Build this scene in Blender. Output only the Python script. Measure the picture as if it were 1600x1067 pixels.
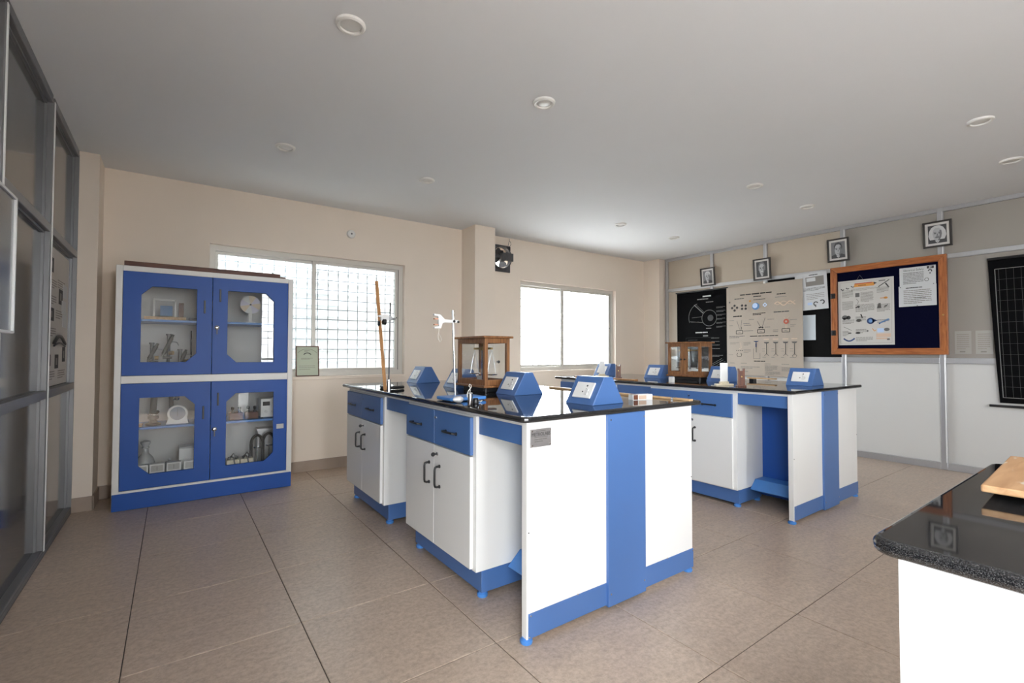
import bpy, bmesh, math, random
from mathutils import Vector, Matrix

for o in list(bpy.data.objects):
    bpy.data.objects.remove(o)
SC = bpy.context.scene
COL = SC.collection

# ---------------------------------------------------------------- camera
F_PX, YAW, PITCH, ROLL = 738.39, math.radians(35.616), math.radians(1.396), math.radians(0.107)
cam_data = bpy.data.cameras.new('camera')
cam_data.sensor_fit = 'HORIZONTAL'
cam_data.sensor_width = 36.0
cam_data.lens = F_PX / 1600.0 * 36.0
cam_data.clip_start = 0.02
cam = bpy.data.objects.new('camera', cam_data)
COL.objects.link(cam)
f0 = Vector((math.sin(YAW), math.cos(YAW), 0)); r0 = Vector((math.cos(YAW), -math.sin(YAW), 0)); u0 = Vector((0, 0, 1))
fw = f0 * math.cos(PITCH) + u0 * math.sin(PITCH)
u2 = -f0 * math.sin(PITCH) + u0 * math.cos(PITCH)
rt = r0 * math.cos(ROLL) + u2 * math.sin(ROLL)
up = -r0 * math.sin(ROLL) + u2 * math.cos(ROLL)
CAM = Vector((0, 0, 1.16))
cam.matrix_world = Matrix(((rt.x, up.x, -fw.x, CAM.x), (rt.y, up.y, -fw.y, CAM.y), (rt.z, up.z, -fw.z, CAM.z), (0, 0, 0, 1)))
SC.camera = cam

# ---------------------------------------------------------------- world: plain bright overcast sky
W = bpy.data.worlds.new('overcast'); SC.world = W
W.use_nodes = True
bgn = W.node_tree.nodes['Background']
bgn.inputs['Color'].default_value = (0.92, 0.96, 1.0, 1)
bgn.inputs['Strength'].default_value = 10.0
vs = SC.view_settings
vs.view_transform = 'Standard'; vs.look = 'None'; vs.gamma = 1.0; vs.use_curve_mapping = False
vs.exposure = 1.47
SC.cycles.use_denoising = True
SC.cycles.max_bounces = 10; SC.cycles.diffuse_bounces = 6; SC.cycles.glossy_bounces = 4
SC.cycles.transparent_max_bounces = 12
SC.cycles.caustics_reflective = False; SC.cycles.caustics_refractive = False
SC.cycles.sample_clamp_indirect = 6.0

# room dimensions (metres)
LX, BY, RX, RY, CZ = -0.582, 4.95, 6.30, -2.4, 2.64
TOP = 0.905          # bench worktop height
BD = 2.281           # distance between the two benches
# openings in the rear wall, behind the camera
REAR = [(0.40, 0.88), (1.52, 2.15)]      # x ranges of two unseen openings, placed for light and clear of cabinet reflections
REAR_Z0, REAR_Z1 = 0.0, 2.5
LIGHT_GAP_Y0, LIGHT_GAP_Y1, LIGHT_GAP_Z1 = -2.38, -0.5, 2.4      # unseen opening added in the left partition to let light in

def portal(name, loc, sx, sy, rot):
    l = bpy.data.lights.new(name, 'AREA'); l.shape = 'RECTANGLE'; l.size = sx; l.size_y = sy
    l.cycles.is_portal = True
    o = bpy.data.objects.new(name, l); COL.objects.link(o); o.location = loc; o.rotation_euler = rot
for REAR_X0, REAR_X1 in REAR:
    portal('portal_rear', ((REAR_X0 + REAR_X1) / 2, RY - 0.12, (REAR_Z0 + REAR_Z1) / 2), REAR_X1 - REAR_X0, REAR_Z1 - REAR_Z0, (math.radians(90), 0, 0))
portal('portal_door', (LX - 0.14, (LIGHT_GAP_Y0 + LIGHT_GAP_Y1) / 2, LIGHT_GAP_Z1 / 2), LIGHT_GAP_Z1, LIGHT_GAP_Y1 - LIGHT_GAP_Y0, (0, math.radians(-90), 0))
portal('portal_window', (1.164, BY + 0.19, 1.53), 1.8, 1.18, (math.radians(-90), 0, 0))
portal('portal_window', (4.59, BY + 0.19, 1.53), 1.8, 1.18, (math.radians(-90), 0, 0))

# ---------------------------------------------------------------- materials
MATS = {}
def lin(r, g, b):
    def c(v):
        v /= 255.0
        return v / 12.92 if v <= 0.04045 else ((v + 0.055) / 1.055) ** 2.4
    return (c(r), c(g), c(b))
def mat(name, col, rough=0.5, metal=0.0, var=0.06, scale=14.0, bump=0.0, stretch=(1, 1, 1), spec=0.5, rvar=0.0, world=False, coat=0.0, detail=4.0, alpha_col=None):
    m = bpy.data.materials.new(name); m.use_nodes = True
    nt = m.node_tree; b = nt.nodes['Principled BSDF']
    b.inputs['Roughness'].default_value = rough; b.inputs['Metallic'].default_value = metal
    b.inputs['Specular IOR Level'].default_value = spec
    if coat: b.inputs['Coat Weight'].default_value = coat; b.inputs['Coat Roughness'].default_value = 0.05
    tc = nt.nodes.new('ShaderNodeTexCoord'); mp = nt.nodes.new('ShaderNodeMapping'); nz = nt.nodes.new('ShaderNodeTexNoise')
    mp.inputs['Scale'].default_value = stretch
    nz.inputs['Scale'].default_value = scale; nz.inputs['Detail'].default_value = detail
    nt.links.new(tc.outputs['Object'], mp.inputs['Vector']); nt.links.new(mp.outputs['Vector'], nz.inputs['Vector'])
    cr = nt.nodes.new('ShaderNodeMix'); cr.data_type = 'RGBA'
    a = [max(0, c * (1 - var)) for c in col]; d = [min(1, c * (1 + var)) for c in col]
    if alpha_col: d = alpha_col
    cr.inputs[6].default_value = (*a, 1); cr.inputs[7].default_value = (*d, 1)
    nt.links.new(nz.outputs['Fac'], cr.inputs[0]); nt.links.new(cr.outputs[2], b.inputs['Base Color'])
    if rvar:
        mr = nt.nodes.new('ShaderNodeMapRange'); mr.inputs['To Min'].default_value = max(0.02, rough - rvar); mr.inputs['To Max'].default_value = rough + rvar
        nt.links.new(nz.outputs['Fac'], mr.inputs['Value']); nt.links.new(mr.outputs['Result'], b.inputs['Roughness'])
    if bump:
        bp = nt.nodes.new('ShaderNodeBump'); bp.inputs['Strength'].default_value = bump; bp.inputs['Distance'].default_value = 0.002
        nt.links.new(nz.outputs['Fac'], bp.inputs['Height']); nt.links.new(bp.outputs['Normal'], b.inputs['Normal'])
    MATS[name] = m
    return m
def wood(name, c1, c2, rough=0.4, axis=1, scale=6.0):
    m = bpy.data.materials.new(name); m.use_nodes = True
    nt = m.node_tree; b = nt.nodes['Principled BSDF']; b.inputs['Roughness'].default_value = rough
    tc = nt.nodes.new('ShaderNodeTexCoord'); mp = nt.nodes.new('ShaderNodeMapping')
    s = [14, 14, 14]; s[axis] = 1.2
    mp.inputs['Scale'].default_value = s
    nz = nt.nodes.new('ShaderNodeTexNoise'); nz.inputs['Scale'].default_value = scale; nz.inputs['Detail'].default_value = 6; nz.inputs['Distortion'].default_value = 0.6
    rp = nt.nodes.new('ShaderNodeValToRGB'); rp.color_ramp.elements[0].position = 0.3; rp.color_ramp.elements[1].position = 0.72
    rp.color_ramp.elements[0].color = (*c1, 1); rp.color_ramp.elements[1].color = (*c2, 1)
    nt.links.new(tc.outputs['Object'], mp.inputs['Vector']); nt.links.new(mp.outputs['Vector'], nz.inputs['Vector'])
    nt.links.new(nz.outputs['Fac'], rp.inputs['Fac']); nt.links.new(rp.outputs['Color'], b.inputs['Base Color'])
    MATS[name] = m
    return m
def glass(name, tint=(1, 1, 1), haze=0.0, hazecol=(0.9, 0.95, 0.97), refl=1.0):
    m = bpy.data.materials.new(name); m.use_nodes = True
    nt = m.node_tree; nt.nodes.clear()
    out = nt.nodes.new('ShaderNodeOutputMaterial'); tr = nt.nodes.new('ShaderNodeBsdfTransparent'); tr.inputs['Color'].default_value = (*tint, 1)
    gl = nt.nodes.new('ShaderNodeBsdfGlossy'); gl.inputs['Roughness'].default_value = 0.01
    lw = nt.nodes.new('ShaderNodeLayerWeight'); lw.inputs['Blend'].default_value = 0.5
    pw = nt.nodes.new('ShaderNodeMath'); pw.operation = 'POWER'; pw.inputs[1].default_value = 5.0; nt.links.new(lw.outputs['Facing'], pw.inputs[0])
    fr = nt.nodes.new('ShaderNodeMath'); fr.operation = 'MULTIPLY_ADD'; fr.inputs[1].default_value = 0.96; fr.inputs[2].default_value = 0.04; nt.links.new(pw.outputs[0], fr.inputs[0])
    mx = nt.nodes.new('ShaderNodeMixShader')
    mu = nt.nodes.new('ShaderNodeMath'); mu.operation = 'MULTIPLY'; mu.inputs[1].default_value = refl
    nt.links.new(fr.outputs[0], mu.inputs[0]); nt.links.new(mu.outputs[0], mx.inputs['Fac'])
    base = tr.outputs[0]
    if haze:
        nz = nt.nodes.new('ShaderNodeTexNoise'); nz.inputs['Scale'].default_value = 3.0
        tl = nt.nodes.new('ShaderNodeBsdfTranslucent'); tl.inputs['Color'].default_value = (*hazecol, 1)
        h = nt.nodes.new('ShaderNodeMixShader')
        mr = nt.nodes.new('ShaderNodeMapRange'); mr.inputs['To Min'].default_value = haze * 0.9; mr.inputs['To Max'].default_value = haze * 1.1
        nt.links.new(nz.outputs['Fac'], mr.inputs['Value']); nt.links.new(mr.outputs['Result'], h.inputs['Fac'])
        nt.links.new(base, h.inputs[1]); nt.links.new(tl.outputs[0], h.inputs[2]); base = h.outputs[0]
    nt.links.new(base, mx.inputs[1]); nt.links.new(gl.outputs[0], mx.inputs[2]); nt.links.new(mx.outputs[0], out.inputs['Surface'])
    MATS[name] = m
    return m

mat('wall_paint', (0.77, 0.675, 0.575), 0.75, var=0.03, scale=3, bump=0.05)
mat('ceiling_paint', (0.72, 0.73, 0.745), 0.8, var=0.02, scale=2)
mat('rear_wall', (0.24, 0.215, 0.19), 0.8, var=0.05, scale=3)  # unseen wall, kept dark to cut bounce light and cabinet glass reflections
mat('aluminium_grey', (0.20, 0.20, 0.205), 0.42, metal=0.55, var=0.08, scale=20, stretch=(8, 8, 1))
mat('strip_white', (0.86, 0.86, 0.86), 0.35, var=0.03, scale=20)
mat('grout', (0.09, 0.073, 0.06), 0.8, scale=40)
mat('skirting', (0.34, 0.265, 0.21), 0.4, var=0.12, scale=10)
mat('white_laminate', (0.77, 0.77, 0.75), 0.22, var=0.01, scale=3, spec=0.5)
mat('blue_paint', (0.062, 0.15, 0.375), 0.40, var=0.04, scale=6, spec=0.8)
mat('blue_base', (0.07, 0.24, 0.62), 0.35, var=0.05, scale=20)
mat('cabinet_white', (0.76, 0.75, 0.72), 0.35, var=0.02, scale=4)
mat('cabinet_inside', (0.66, 0.65, 0.63), 0.5, var=0.03, scale=4)
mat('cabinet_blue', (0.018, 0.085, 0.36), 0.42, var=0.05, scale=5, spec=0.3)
mat('aluminium', (0.50, 0.50, 0.51), 0.38, metal=0.75, var=0.05, scale=20, stretch=(8, 8, 1))
mat('aluminium_white', (0.66, 0.66, 0.66), 0.35, metal=0.35, var=0.03, scale=20)
mat('window_frame', (0.60, 0.57, 0.52), 0.4, metal=0.1, var=0.02, scale=10)
mat('grille_paint', (0.10, 0.11, 0.12), 0.5)
mat('gasket', (0.03, 0.03, 0.03), 0.6)
mat('white_panel', (0.54, 0.535, 0.515), 0.35, var=0.02, scale=3)
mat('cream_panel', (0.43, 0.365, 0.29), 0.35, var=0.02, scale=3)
mat('grey_panel', (0.31, 0.285, 0.255), 0.25, var=0.03, scale=3)  # grey tone darkened to imitate the dim right side of the room
mat('tinted_pane', (0.085, 0.086, 0.087), 0.10, var=0.25, scale=1.6, stretch=(1, 6, 0.6), spec=0.9, rvar=0.05)
mat('board_panel', (0.10, 0.105, 0.11), 0.25, var=0.08, scale=2, spec=0.6)
mat('black_plastic', (0.012, 0.012, 0.013), 0.35)
mat('black_iron', (0.010, 0.010, 0.011), 0.45, var=0.2, scale=60, bump=0.2)
mat('chalkboard', (0.006, 0.006, 0.006), 0.8, var=0.2, scale=6, spec=0.08)
mat('chrome', (0.75, 0.75, 0.76), 0.14, metal=1.0, var=0.03)
mat('steel', (0.45, 0.45, 0.46), 0.3, metal=0.9, var=0.08, scale=50)
mat('steel_dark', (0.10, 0.10, 0.105), 0.45, metal=0.6, var=0.2, scale=30)
mat('steel_plate', (0.32, 0.31, 0.31), 0.42, metal=0.7, var=0.08, scale=60, stretch=(1, 1, 12))
mat('brass', (0.42, 0.27, 0.09), 0.3, metal=0.9, var=0.1)
mat('red_lacquer', (0.20, 0.03, 0.02), 0.35)
mat('socket_white', (0.82, 0.82, 0.80), 0.3, var=0.01)
mat('socket_hole', (0.02, 0.02, 0.02), 0.6)
mat('switch_grey', (0.70, 0.70, 0.69), 0.3)
mat('clamp_white', (0.80, 0.80, 0.79), 0.3)
mat('clamp_cork', (0.62, 0.33, 0.22), 0.7)
mat('string', (0.80, 0.78, 0.72), 0.8)
mat('ink', (0.035, 0.033, 0.032), 0.7)
mat('ink_grey', (0.12, 0.115, 0.11), 0.7)
mat('ink_light', (0.21, 0.195, 0.175), 0.7)
mat('ink_red', (0.45, 0.09, 0.05), 0.7)
mat('ink_orange', (0.60, 0.26, 0.05), 0.7)
mat('ink_blue', (0.13, 0.26, 0.48), 0.7)
mat('ink_navy', (0.03, 0.06, 0.16), 0.7)
mat('ink_sky', (0.40, 0.52, 0.72), 0.7)
mat('ink_peach', (0.55, 0.40, 0.30), 0.7)
mat('chalk', (0.17, 0.17, 0.165), 0.8)
mat('chalk_bright', (0.55, 0.55, 0.53), 0.8)
mat('chalk_dim', (0.045, 0.045, 0.045), 0.8)
mat('poster_tan', (0.355, 0.30, 0.245), 0.55, var=0.05, scale=5)
mat('poster_cream', (0.50, 0.485, 0.455), 0.5, var=0.03, scale=5)
mat('paper_white', (0.52, 0.53, 0.535), 0.6, var=0.02, scale=5)
mat('paper_pale', (0.52, 0.57, 0.60), 0.6, var=0.03, scale=5)
mat('paper_dim', (0.36, 0.34, 0.31), 0.35, var=0.03, scale=5)
mat('paper_grey', (0.46, 0.43, 0.39), 0.4, var=0.08, scale=9)
mat('paper_green', (0.42, 0.46, 0.34), 0.35, var=0.03, scale=8)
mat('felt_navy', (0.002, 0.0025, 0.014), 0.95, var=0.2, scale=80, spec=0.05)
mat('black_sheet', (0.0022, 0.0022, 0.0026), 0.7, var=0.2, scale=8, spec=0.06)
mat('black_roller', (0.008, 0.008, 0.009), 0.4)
mat('mount_white', (0.55, 0.53, 0.50), 0.6)
mat('frame_dark', (0.035, 0.03, 0.027), 0.4, var=0.2, scale=30)
mat('photo_dark', (0.05, 0.05, 0.052), 0.5)
mat('photo_mid', (0.16, 0.16, 0.165), 0.5)
mat('photo_face', (0.38, 0.38, 0.39), 0.5)
mat('photo_hair', (0.50, 0.50, 0.50), 0.5)
mat('lamp_ring', (0.70, 0.69, 0.66), 0.4)
mat('lamp_lens', (0.62, 0.61, 0.58), 0.3)
mat('white_plastic', (0.72, 0.71, 0.68), 0.4)
mat('outside_white', (0.47, 0.51, 0.53), 0.7, var=0.02)
mat('outside_ground', (0.50, 0.485, 0.465), 0.9, var=0.1)
mat('meter_face', (0.17, 0.20, 0.27), 0.3)
mat('glassware', (0.40, 0.41, 0.41), 0.08, spec=0.8)
mat('disc_lilac', (0.55, 0.52, 0.62), 0.4); mat('disc_tan', (0.62, 0.50, 0.36), 0.4); mat('disc_pale', (0.62, 0.62, 0.60), 0.4)
mat('rubber_grey', (0.16, 0.16, 0.16), 0.6)
wood('wood_case', lin(104, 64, 36), lin(160, 112, 70), 0.42, axis=2)
wood('wood_brown', lin(74, 36, 18), lin(112, 60, 32), 0.45, axis=2)
wood('wood_pin', lin(128, 70, 32), lin(176, 108, 58), 0.4, axis=1)
wood('wood_rule', lin(150, 104, 60), lin(190, 142, 92), 0.45, axis=2)
wood('wood_light', lin(186, 146, 100), lin(222, 188, 146), 0.5, axis=1)
wood('wood_dark', lin(70, 34, 20), lin(104, 58, 36), 0.5, axis=0)
wood('wood_block', lin(206, 192, 160), lin(232, 222, 198), 0.5, axis=0)
glass('glass_clear', (0.97, 0.98, 0.98))
glass('glass_window', (0.97, 0.985, 0.99), 0.04)
glass('glass_hazy', (0.96, 0.98, 0.985), 0.13)
glass('glass_cabinet', (0.93, 0.94, 0.94), refl=0.8)

# drawing board: pale worn wood with white scuffs
m = wood('drawing_board', lin(156, 116, 78), lin(188, 150, 110), 0.7, axis=0, scale=3.0)
nt = m.node_tree; b = nt.nodes['Principled BSDF']; src = b.inputs['Base Color'].links[0].from_socket
tc = nt.nodes.new('ShaderNodeTexCoord'); mp = nt.nodes.new('ShaderNodeMapping'); mp.inputs['Scale'].default_value = (5, 14, 1)
nz = nt.nodes.new('ShaderNodeTexNoise'); nz.inputs['Scale'].default_value = 2.2; nz.inputs['Detail'].default_value = 5
rp = nt.nodes.new('ShaderNodeValToRGB'); rp.color_ramp.elements[0].position = 0.60; rp.color_ramp.elements[1].position = 0.66
mx = nt.nodes.new('ShaderNodeMix'); mx.data_type = 'RGBA'; mx.inputs[7].default_value = (0.50, 0.44, 0.36, 1)
nt.links.new(tc.outputs['Object'], mp.inputs['Vector']); nt.links.new(mp.outputs['Vector'], nz.inputs['Vector']); nt.links.new(nz.outputs['Fac'], rp.inputs['Fac'])
nt.links.new(rp.outputs['Color'], mx.inputs[0]); nt.links.new(src, mx.inputs[6]); nt.links.new(mx.outputs[2], b.inputs['Base Color'])
# polished black granite with pale flecks
m = mat('granite', (0.010, 0.010, 0.011), 0.035, spec=0.55)
nt = m.node_tree; b = nt.nodes['Principled BSDF']
for l in list(b.inputs['Base Color'].links): nt.links.remove(l)
tc = nt.nodes.new('ShaderNodeTexCoord'); vo = nt.nodes.new('ShaderNodeTexNoise'); vo.inputs['Scale'].default_value = 700; vo.inputs['Detail'].default_value = 2
rp = nt.nodes.new('ShaderNodeValToRGB'); rp.color_ramp.elements[0].position = 0.5; rp.color_ramp.elements[1].position = 0.78
rp.color_ramp.elements[0].color = (0.008, 0.008, 0.009, 1); rp.color_ramp.elements[1].color = (0.10, 0.10, 0.10, 1)
nt.links.new(tc.outputs['Object'], vo.inputs['Vector']); nt.links.new(vo.outputs['Fac'], rp.inputs['Fac']); nt.links.new(rp.outputs['Color'], b.inputs['Base Color'])

# ceramic floor tile: brown-beige with streaks and small stains, different on each tile
m = mat('floor_tile', (0.36, 0.29, 0.235), 0.34)
nt = m.node_tree; b = nt.nodes['Principled BSDF']
for s in ('Base Color', 'Roughness'):
    for l in list(b.inputs[s].links): nt.links.remove(l)
geo = nt.nodes.new('ShaderNodeNewGeometry'); oi = nt.nodes.new('ShaderNodeObjectInfo')
add = nt.nodes.new('ShaderNodeVectorMath'); add.operation = 'ADD'
sc = nt.nodes.new('ShaderNodeVectorMath'); sc.operation = 'SCALE'; sc.inputs['Scale'].default_value = 40
cb = nt.nodes.new('ShaderNodeCombineXYZ')
nt.links.new(oi.outputs['Random'], cb.inputs[0]); nt.links.new(oi.outputs['Random'], cb.inputs[1])
nt.links.new(cb.outputs[0], sc.inputs[0]); nt.links.new(geo.outputs['Position'], add.inputs[0]); nt.links.new(sc.outputs[0], add.inputs[1])
mp = nt.nodes.new('ShaderNodeMapping'); mp.inputs['Scale'].default_value = (3.5, 9.0, 1); mp.inputs['Rotation'].default_value = (0, 0, 0.25)
n1 = nt.nodes.new('ShaderNodeTexNoise'); n1.inputs['Scale'].default_value = 2.2; n1.inputs['Detail'].default_value = 9; n1.inputs['Roughness'].default_value = 0.68
n2 = nt.nodes.new('ShaderNodeTexNoise'); n2.inputs['Scale'].default_value = 48; n2.inputs['Detail'].default_value = 6; n2.inputs['Roughness'].default_value = 0.7
nt.links.new(add.outputs[0], mp.inputs['Vector']); nt.links.new(mp.outputs['Vector'], n1.inputs['Vector']); nt.links.new(add.outputs[0], n2.inputs['Vector'])
r1 = nt.nodes.new('ShaderNodeValToRGB'); r1.color_ramp.elements[0].position = 0.3; r1.color_ramp.elements[1].position = 0.7
r1.color_ramp.elements[0].color = (0.46, 0.36, 0.283, 1); r1.color_ramp.elements[1].color = (0.57, 0.452, 0.357, 1)
r2 = nt.nodes.new('ShaderNodeValToRGB'); r2.color_ramp.elements[0].position = 0.32; r2.color_ramp.elements[1].position = 0.6
r2.color_ramp.elements[0].color = (0.66, 0.64, 0.62, 1); r2.color_ramp.elements[1].color = (1.05, 1.05, 1.05, 1)
mm = nt.nodes.new('ShaderNodeMix'); mm.data_type = 'RGBA'; mm.blend_type = 'MULTIPLY'; mm.inputs[0].default_value = 0.8
nt.links.new(n1.outputs['Fac'], r1.inputs['Fac']); nt.links.new(n2.outputs['Fac'], r2.inputs['Fac'])
nt.links.new(r1.outputs['Color'], mm.inputs[6]); nt.links.new(r2.outputs['Color'], mm.inputs[7]); nt.links.new(mm.outputs[2], b.inputs['Base Color'])
mr = nt.nodes.new('ShaderNodeMapRange'); mr.inputs['To Min'].default_value = 0.26; mr.inputs['To Max'].default_value = 0.44
nt.links.new(n1.outputs['Fac'], mr.inputs['Value']); nt.links.new(mr.outputs['Result'], b.inputs['Roughness'])

# ---------------------------------------------------------------- mesh helpers
ORG = {}
class MB:
    def __init__(s): s.v = []; s.f = []; s.m = []
    def quad(s, pts, m=0):
        n = len(s.v); s.v += [tuple(p) for p in pts]; s.f.append(tuple(range(n, n + len(pts)))); s.m.append(m); return s
    def box(s, x0, x1, y0, y1, z0, z1, m=0, M=None):
        n = len(s.v)
        P = [(x0, y0, z0), (x1, y0, z0), (x1, y1, z0), (x0, y1, z0), (x0, y0, z1), (x1, y0, z1), (x1, y1, z1), (x0, y1, z1)]
        if M is not None: P = [tuple(M @ Vector(p)) for p in P]
        s.v += P
        for q in ((0, 3, 2, 1), (4, 5, 6, 7), (0, 1, 5, 4), (1, 2, 6, 5), (2, 3, 7, 6), (3, 0, 4, 7)):
            s.f.append(tuple(n + i for i in q)); s.m.append(m)
        return s
    def prism(s, poly, a0, a1, axis, m=0):
        """poly: 2D points in the two remaining axes (cyclic order x,y,z without axis); extruded from a0 to a1 along axis"""
        def P(p, a):
            if axis == 'x': return (a, p[0], p[1])
            if axis == 'y': return (p[0], a, p[1])
            return (p[0], p[1], a)
        n = len(s.v); k = len(poly)
        s.v += [P(p, a0) for p in poly] + [P(p, a1) for p in poly]
        s.f.append(tuple(range(n + k - 1, n - 1, -1))); s.m.append(m)
        s.f.append(tuple(range(n + k, n + 2 * k))); s.m.append(m)
        for i in range(k):
            j = (i + 1) % k
            s.f.append((n + i, n + j, n + k + j, n + k + i)); s.m.append(m)
        return s
    def cyl(s, p0, p1, r, r1=None, seg=16, m=0):
        p0 = Vector(p0); p1 = Vector(p1); r1 = r if r1 is None else r1
        d = (p1 - p0).normalized(); a = Vector((1, 0, 0)) if abs(d.x) < 0.9 else Vector((0, 1, 0))
        u = d.cross(a).normalized(); w = d.cross(u)
        n = len(s.v)
        for p, q in ((p0, r), (p1, r1)):
            for i in range(seg):
                t = 2 * math.pi * i / seg
                s.v.append(tuple(p + u * (math.cos(t) * q) + w * (math.sin(t) * q)))
        for i in range(seg):
            j = (i + 1) % seg
            s.f.append((n + i, n + j, n + seg + j, n + seg + i)); s.m.append(m)
        s.f.append(tuple(range(n + seg - 1, n - 1, -1))); s.m.append(m)
        s.f.append(tuple(range(n + seg, n + 2 * seg))); s.m.append(m)
        return s
    def tube(s, pts, r, seg=8, m=0, closed=False):
        pts = [Vector(p) for p in pts]; k = len(pts); n = len(s.v); pu = None
        for i, p in enumerate(pts):
            a = pts[(i - 1) % k] if (closed or i > 0) else p
            c = pts[(i + 1) % k] if (closed or i < k - 1) else p
            d = (c - a).normalized()
            if pu is None:
                h = Vector((0, 0, 1)) if abs(d.z) < 0.9 else Vector((1, 0, 0)); u = d.cross(h).normalized()
            else:
                u = (pu - d * pu.dot(d)).normalized()
            pu = u; w = d.cross(u)
            for j in range(seg):
                t = 2 * math.pi * j / seg
                s.v.append(tuple(p + u * (math.cos(t) * r) + w * (math.sin(t) * r)))
        for i in range(k if closed else k - 1):
            i2 = (i + 1) % k
            for j in range(seg):
                j2 = (j + 1) % seg
                s.f.append((n + i * seg + j, n + i * seg + j2, n + i2 * seg + j2, n + i2 * seg + j)); s.m.append(m)
        if not closed:
            s.f.append(tuple(range(n + seg - 1, n - 1, -1))); s.m.append(m)
            s.f.append(tuple(range(n + (k - 1) * seg, n + k * seg))); s.m.append(m)
        return s
    def lathe(s, c, prof, seg=24, m=0, axis='z'):
        n = len(s.v); c = Vector(c); k = len(prof)
        for r, h in prof:
            for j in range(seg):
                t = 2 * math.pi * j / seg
                a, q = math.cos(t) * r, math.sin(t) * r
                p = {'z': (a, q, h), 'y': (a, h, q), 'x': (h, a, q)}[axis]
                s.v.append(tuple(c + Vector(p)))
        for i in range(k - 1):
            for j in range(seg):
                j2 = (j + 1) % seg
                s.f.append((n + i * seg + j, n + i * seg + j2, n + (i + 1) * seg + j2, n + (i + 1) * seg + j)); s.m.append(m)
        s.f.append(tuple(range(n + seg - 1, n - 1, -1))); s.m.append(m)
        s.f.append(tuple(range(n + (k - 1) * seg, n + k * seg))); s.m.append(m)
        return s
    def build(s, name, mats, parent=None, bevel=0.0, smooth=False, seg=2, place=None):
        if isinstance(mats, str): mats = [mats]
        if parent is not None: org = ORG[parent.name]
        elif place is not None: org = Vector(place)
        else:
            lo = [min(p[i] for p in s.v) for i in range(3)]; hi = [max(p[i] for p in s.v) for i in range(3)]
            org = Vector(((lo[0] + hi[0]) / 2, (lo[1] + hi[1]) / 2, lo[2]))
        me = bpy.data.meshes.new(name)
        me.from_pydata([tuple(Vector(p) - org) for p in s.v], [], s.f)
        for k in mats: me.materials.append(MATS[k])
        for p, mi in zip(me.polygons, s.m): p.material_index = mi
        bm = bmesh.new(); bm.from_mesh(me); bmesh.ops.recalc_face_normals(bm, faces=bm.faces); bm.to_mesh(me); bm.free()
        if smooth:
            for p in me.polygons: p.use_smooth = True
            try: me.set_sharp_from_angle(angle=math.radians(40))
            except Exception: pass
        o = bpy.data.objects.new(name, me); COL.objects.link(o)
        if parent is None: o.location = org
        else: o.parent = parent
        ORG[o.name] = org
        if bevel:
            bv = o.modifiers.new('bevel', 'BEVEL'); bv.width = bevel; bv.segments = seg; bv.limit_method = 'ANGLE'; bv.angle_limit = math.radians(40)
        return o

def B(name, m, parent, x0, x1, y0, y1, z0, z1, bevel=0.0, M=None):
    return MB().box(x0, x1, y0, y1, z0, z1, M=M).build(name, m, parent, bevel)
def tag(o, label=None, cat=None, group=None, kind=None):
    if label: o['label'] = label
    if cat: o['category'] = cat
    if group: o['group'] = group
    if kind: o['kind'] = kind
    return o
def thing(name, loc, label, cat, group=None):
    o = bpy.data.objects.new(name, None); COL.objects.link(o); o.location = loc; o.empty_display_size = 0.05
    ORG[o.name] = Vector(loc)
    return tag(o, label, cat, group)
def struct(name, loc=(0, 0, 0)):
    o = bpy.data.objects.new(name, None); COL.objects.link(o); o.location = loc; ORG[o.name] = Vector(loc); o['kind'] = 'structure'
    return o
def copy_tree(o, delta=None, label=None, parent=None, rotz=None):
    c = o.copy(); COL.objects.link(c)
    if parent is None:
        if delta is not None: c.location = o.location + Vector(delta)
        if rotz is not None: c.rotation_euler[2] = rotz
        if label: c['label'] = label
    else: c.parent = parent
    for ch in list(o.children): copy_tree(ch, parent=c)
    return c
def holed(name, outer, inner, y0, y1, m, parent, bevel=0.0):
    """plate in the XZ plane, y0..y1 thick, outer polygon with an inner polygon cut out"""
    bm = bmesh.new()
    vo = [bm.verts.new((x, y0, z)) for x, z in outer]; vi = [bm.verts.new((x, y0, z)) for x, z in inner]
    es = [bm.edges.new((vo[i], vo[(i + 1) % len(vo)])) for i in range(len(vo))] + [bm.edges.new((vi[i], vi[(i + 1) % len(vi)])) for i in range(len(vi))]
    bmesh.ops.triangle_fill(bm, use_beauty=True, use_dissolve=False, edges=es)
    r = bmesh.ops.extrude_face_region(bm, geom=list(bm.faces))
    for e in r['geom']:
        if isinstance(e, bmesh.types.BMVert): e.co.y = y1
    bmesh.ops.recalc_face_normals(bm, faces=bm.faces)
    mb = MB(); bm.verts.index_update()
    mb.v = [tuple(v.co) for v in bm.verts]; mb.f = [tuple(v.index for v in f.verts) for f in bm.faces]; mb.m = [0] * len(mb.f); bm.free()
    return mb.build(name, m, parent, bevel)

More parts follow.
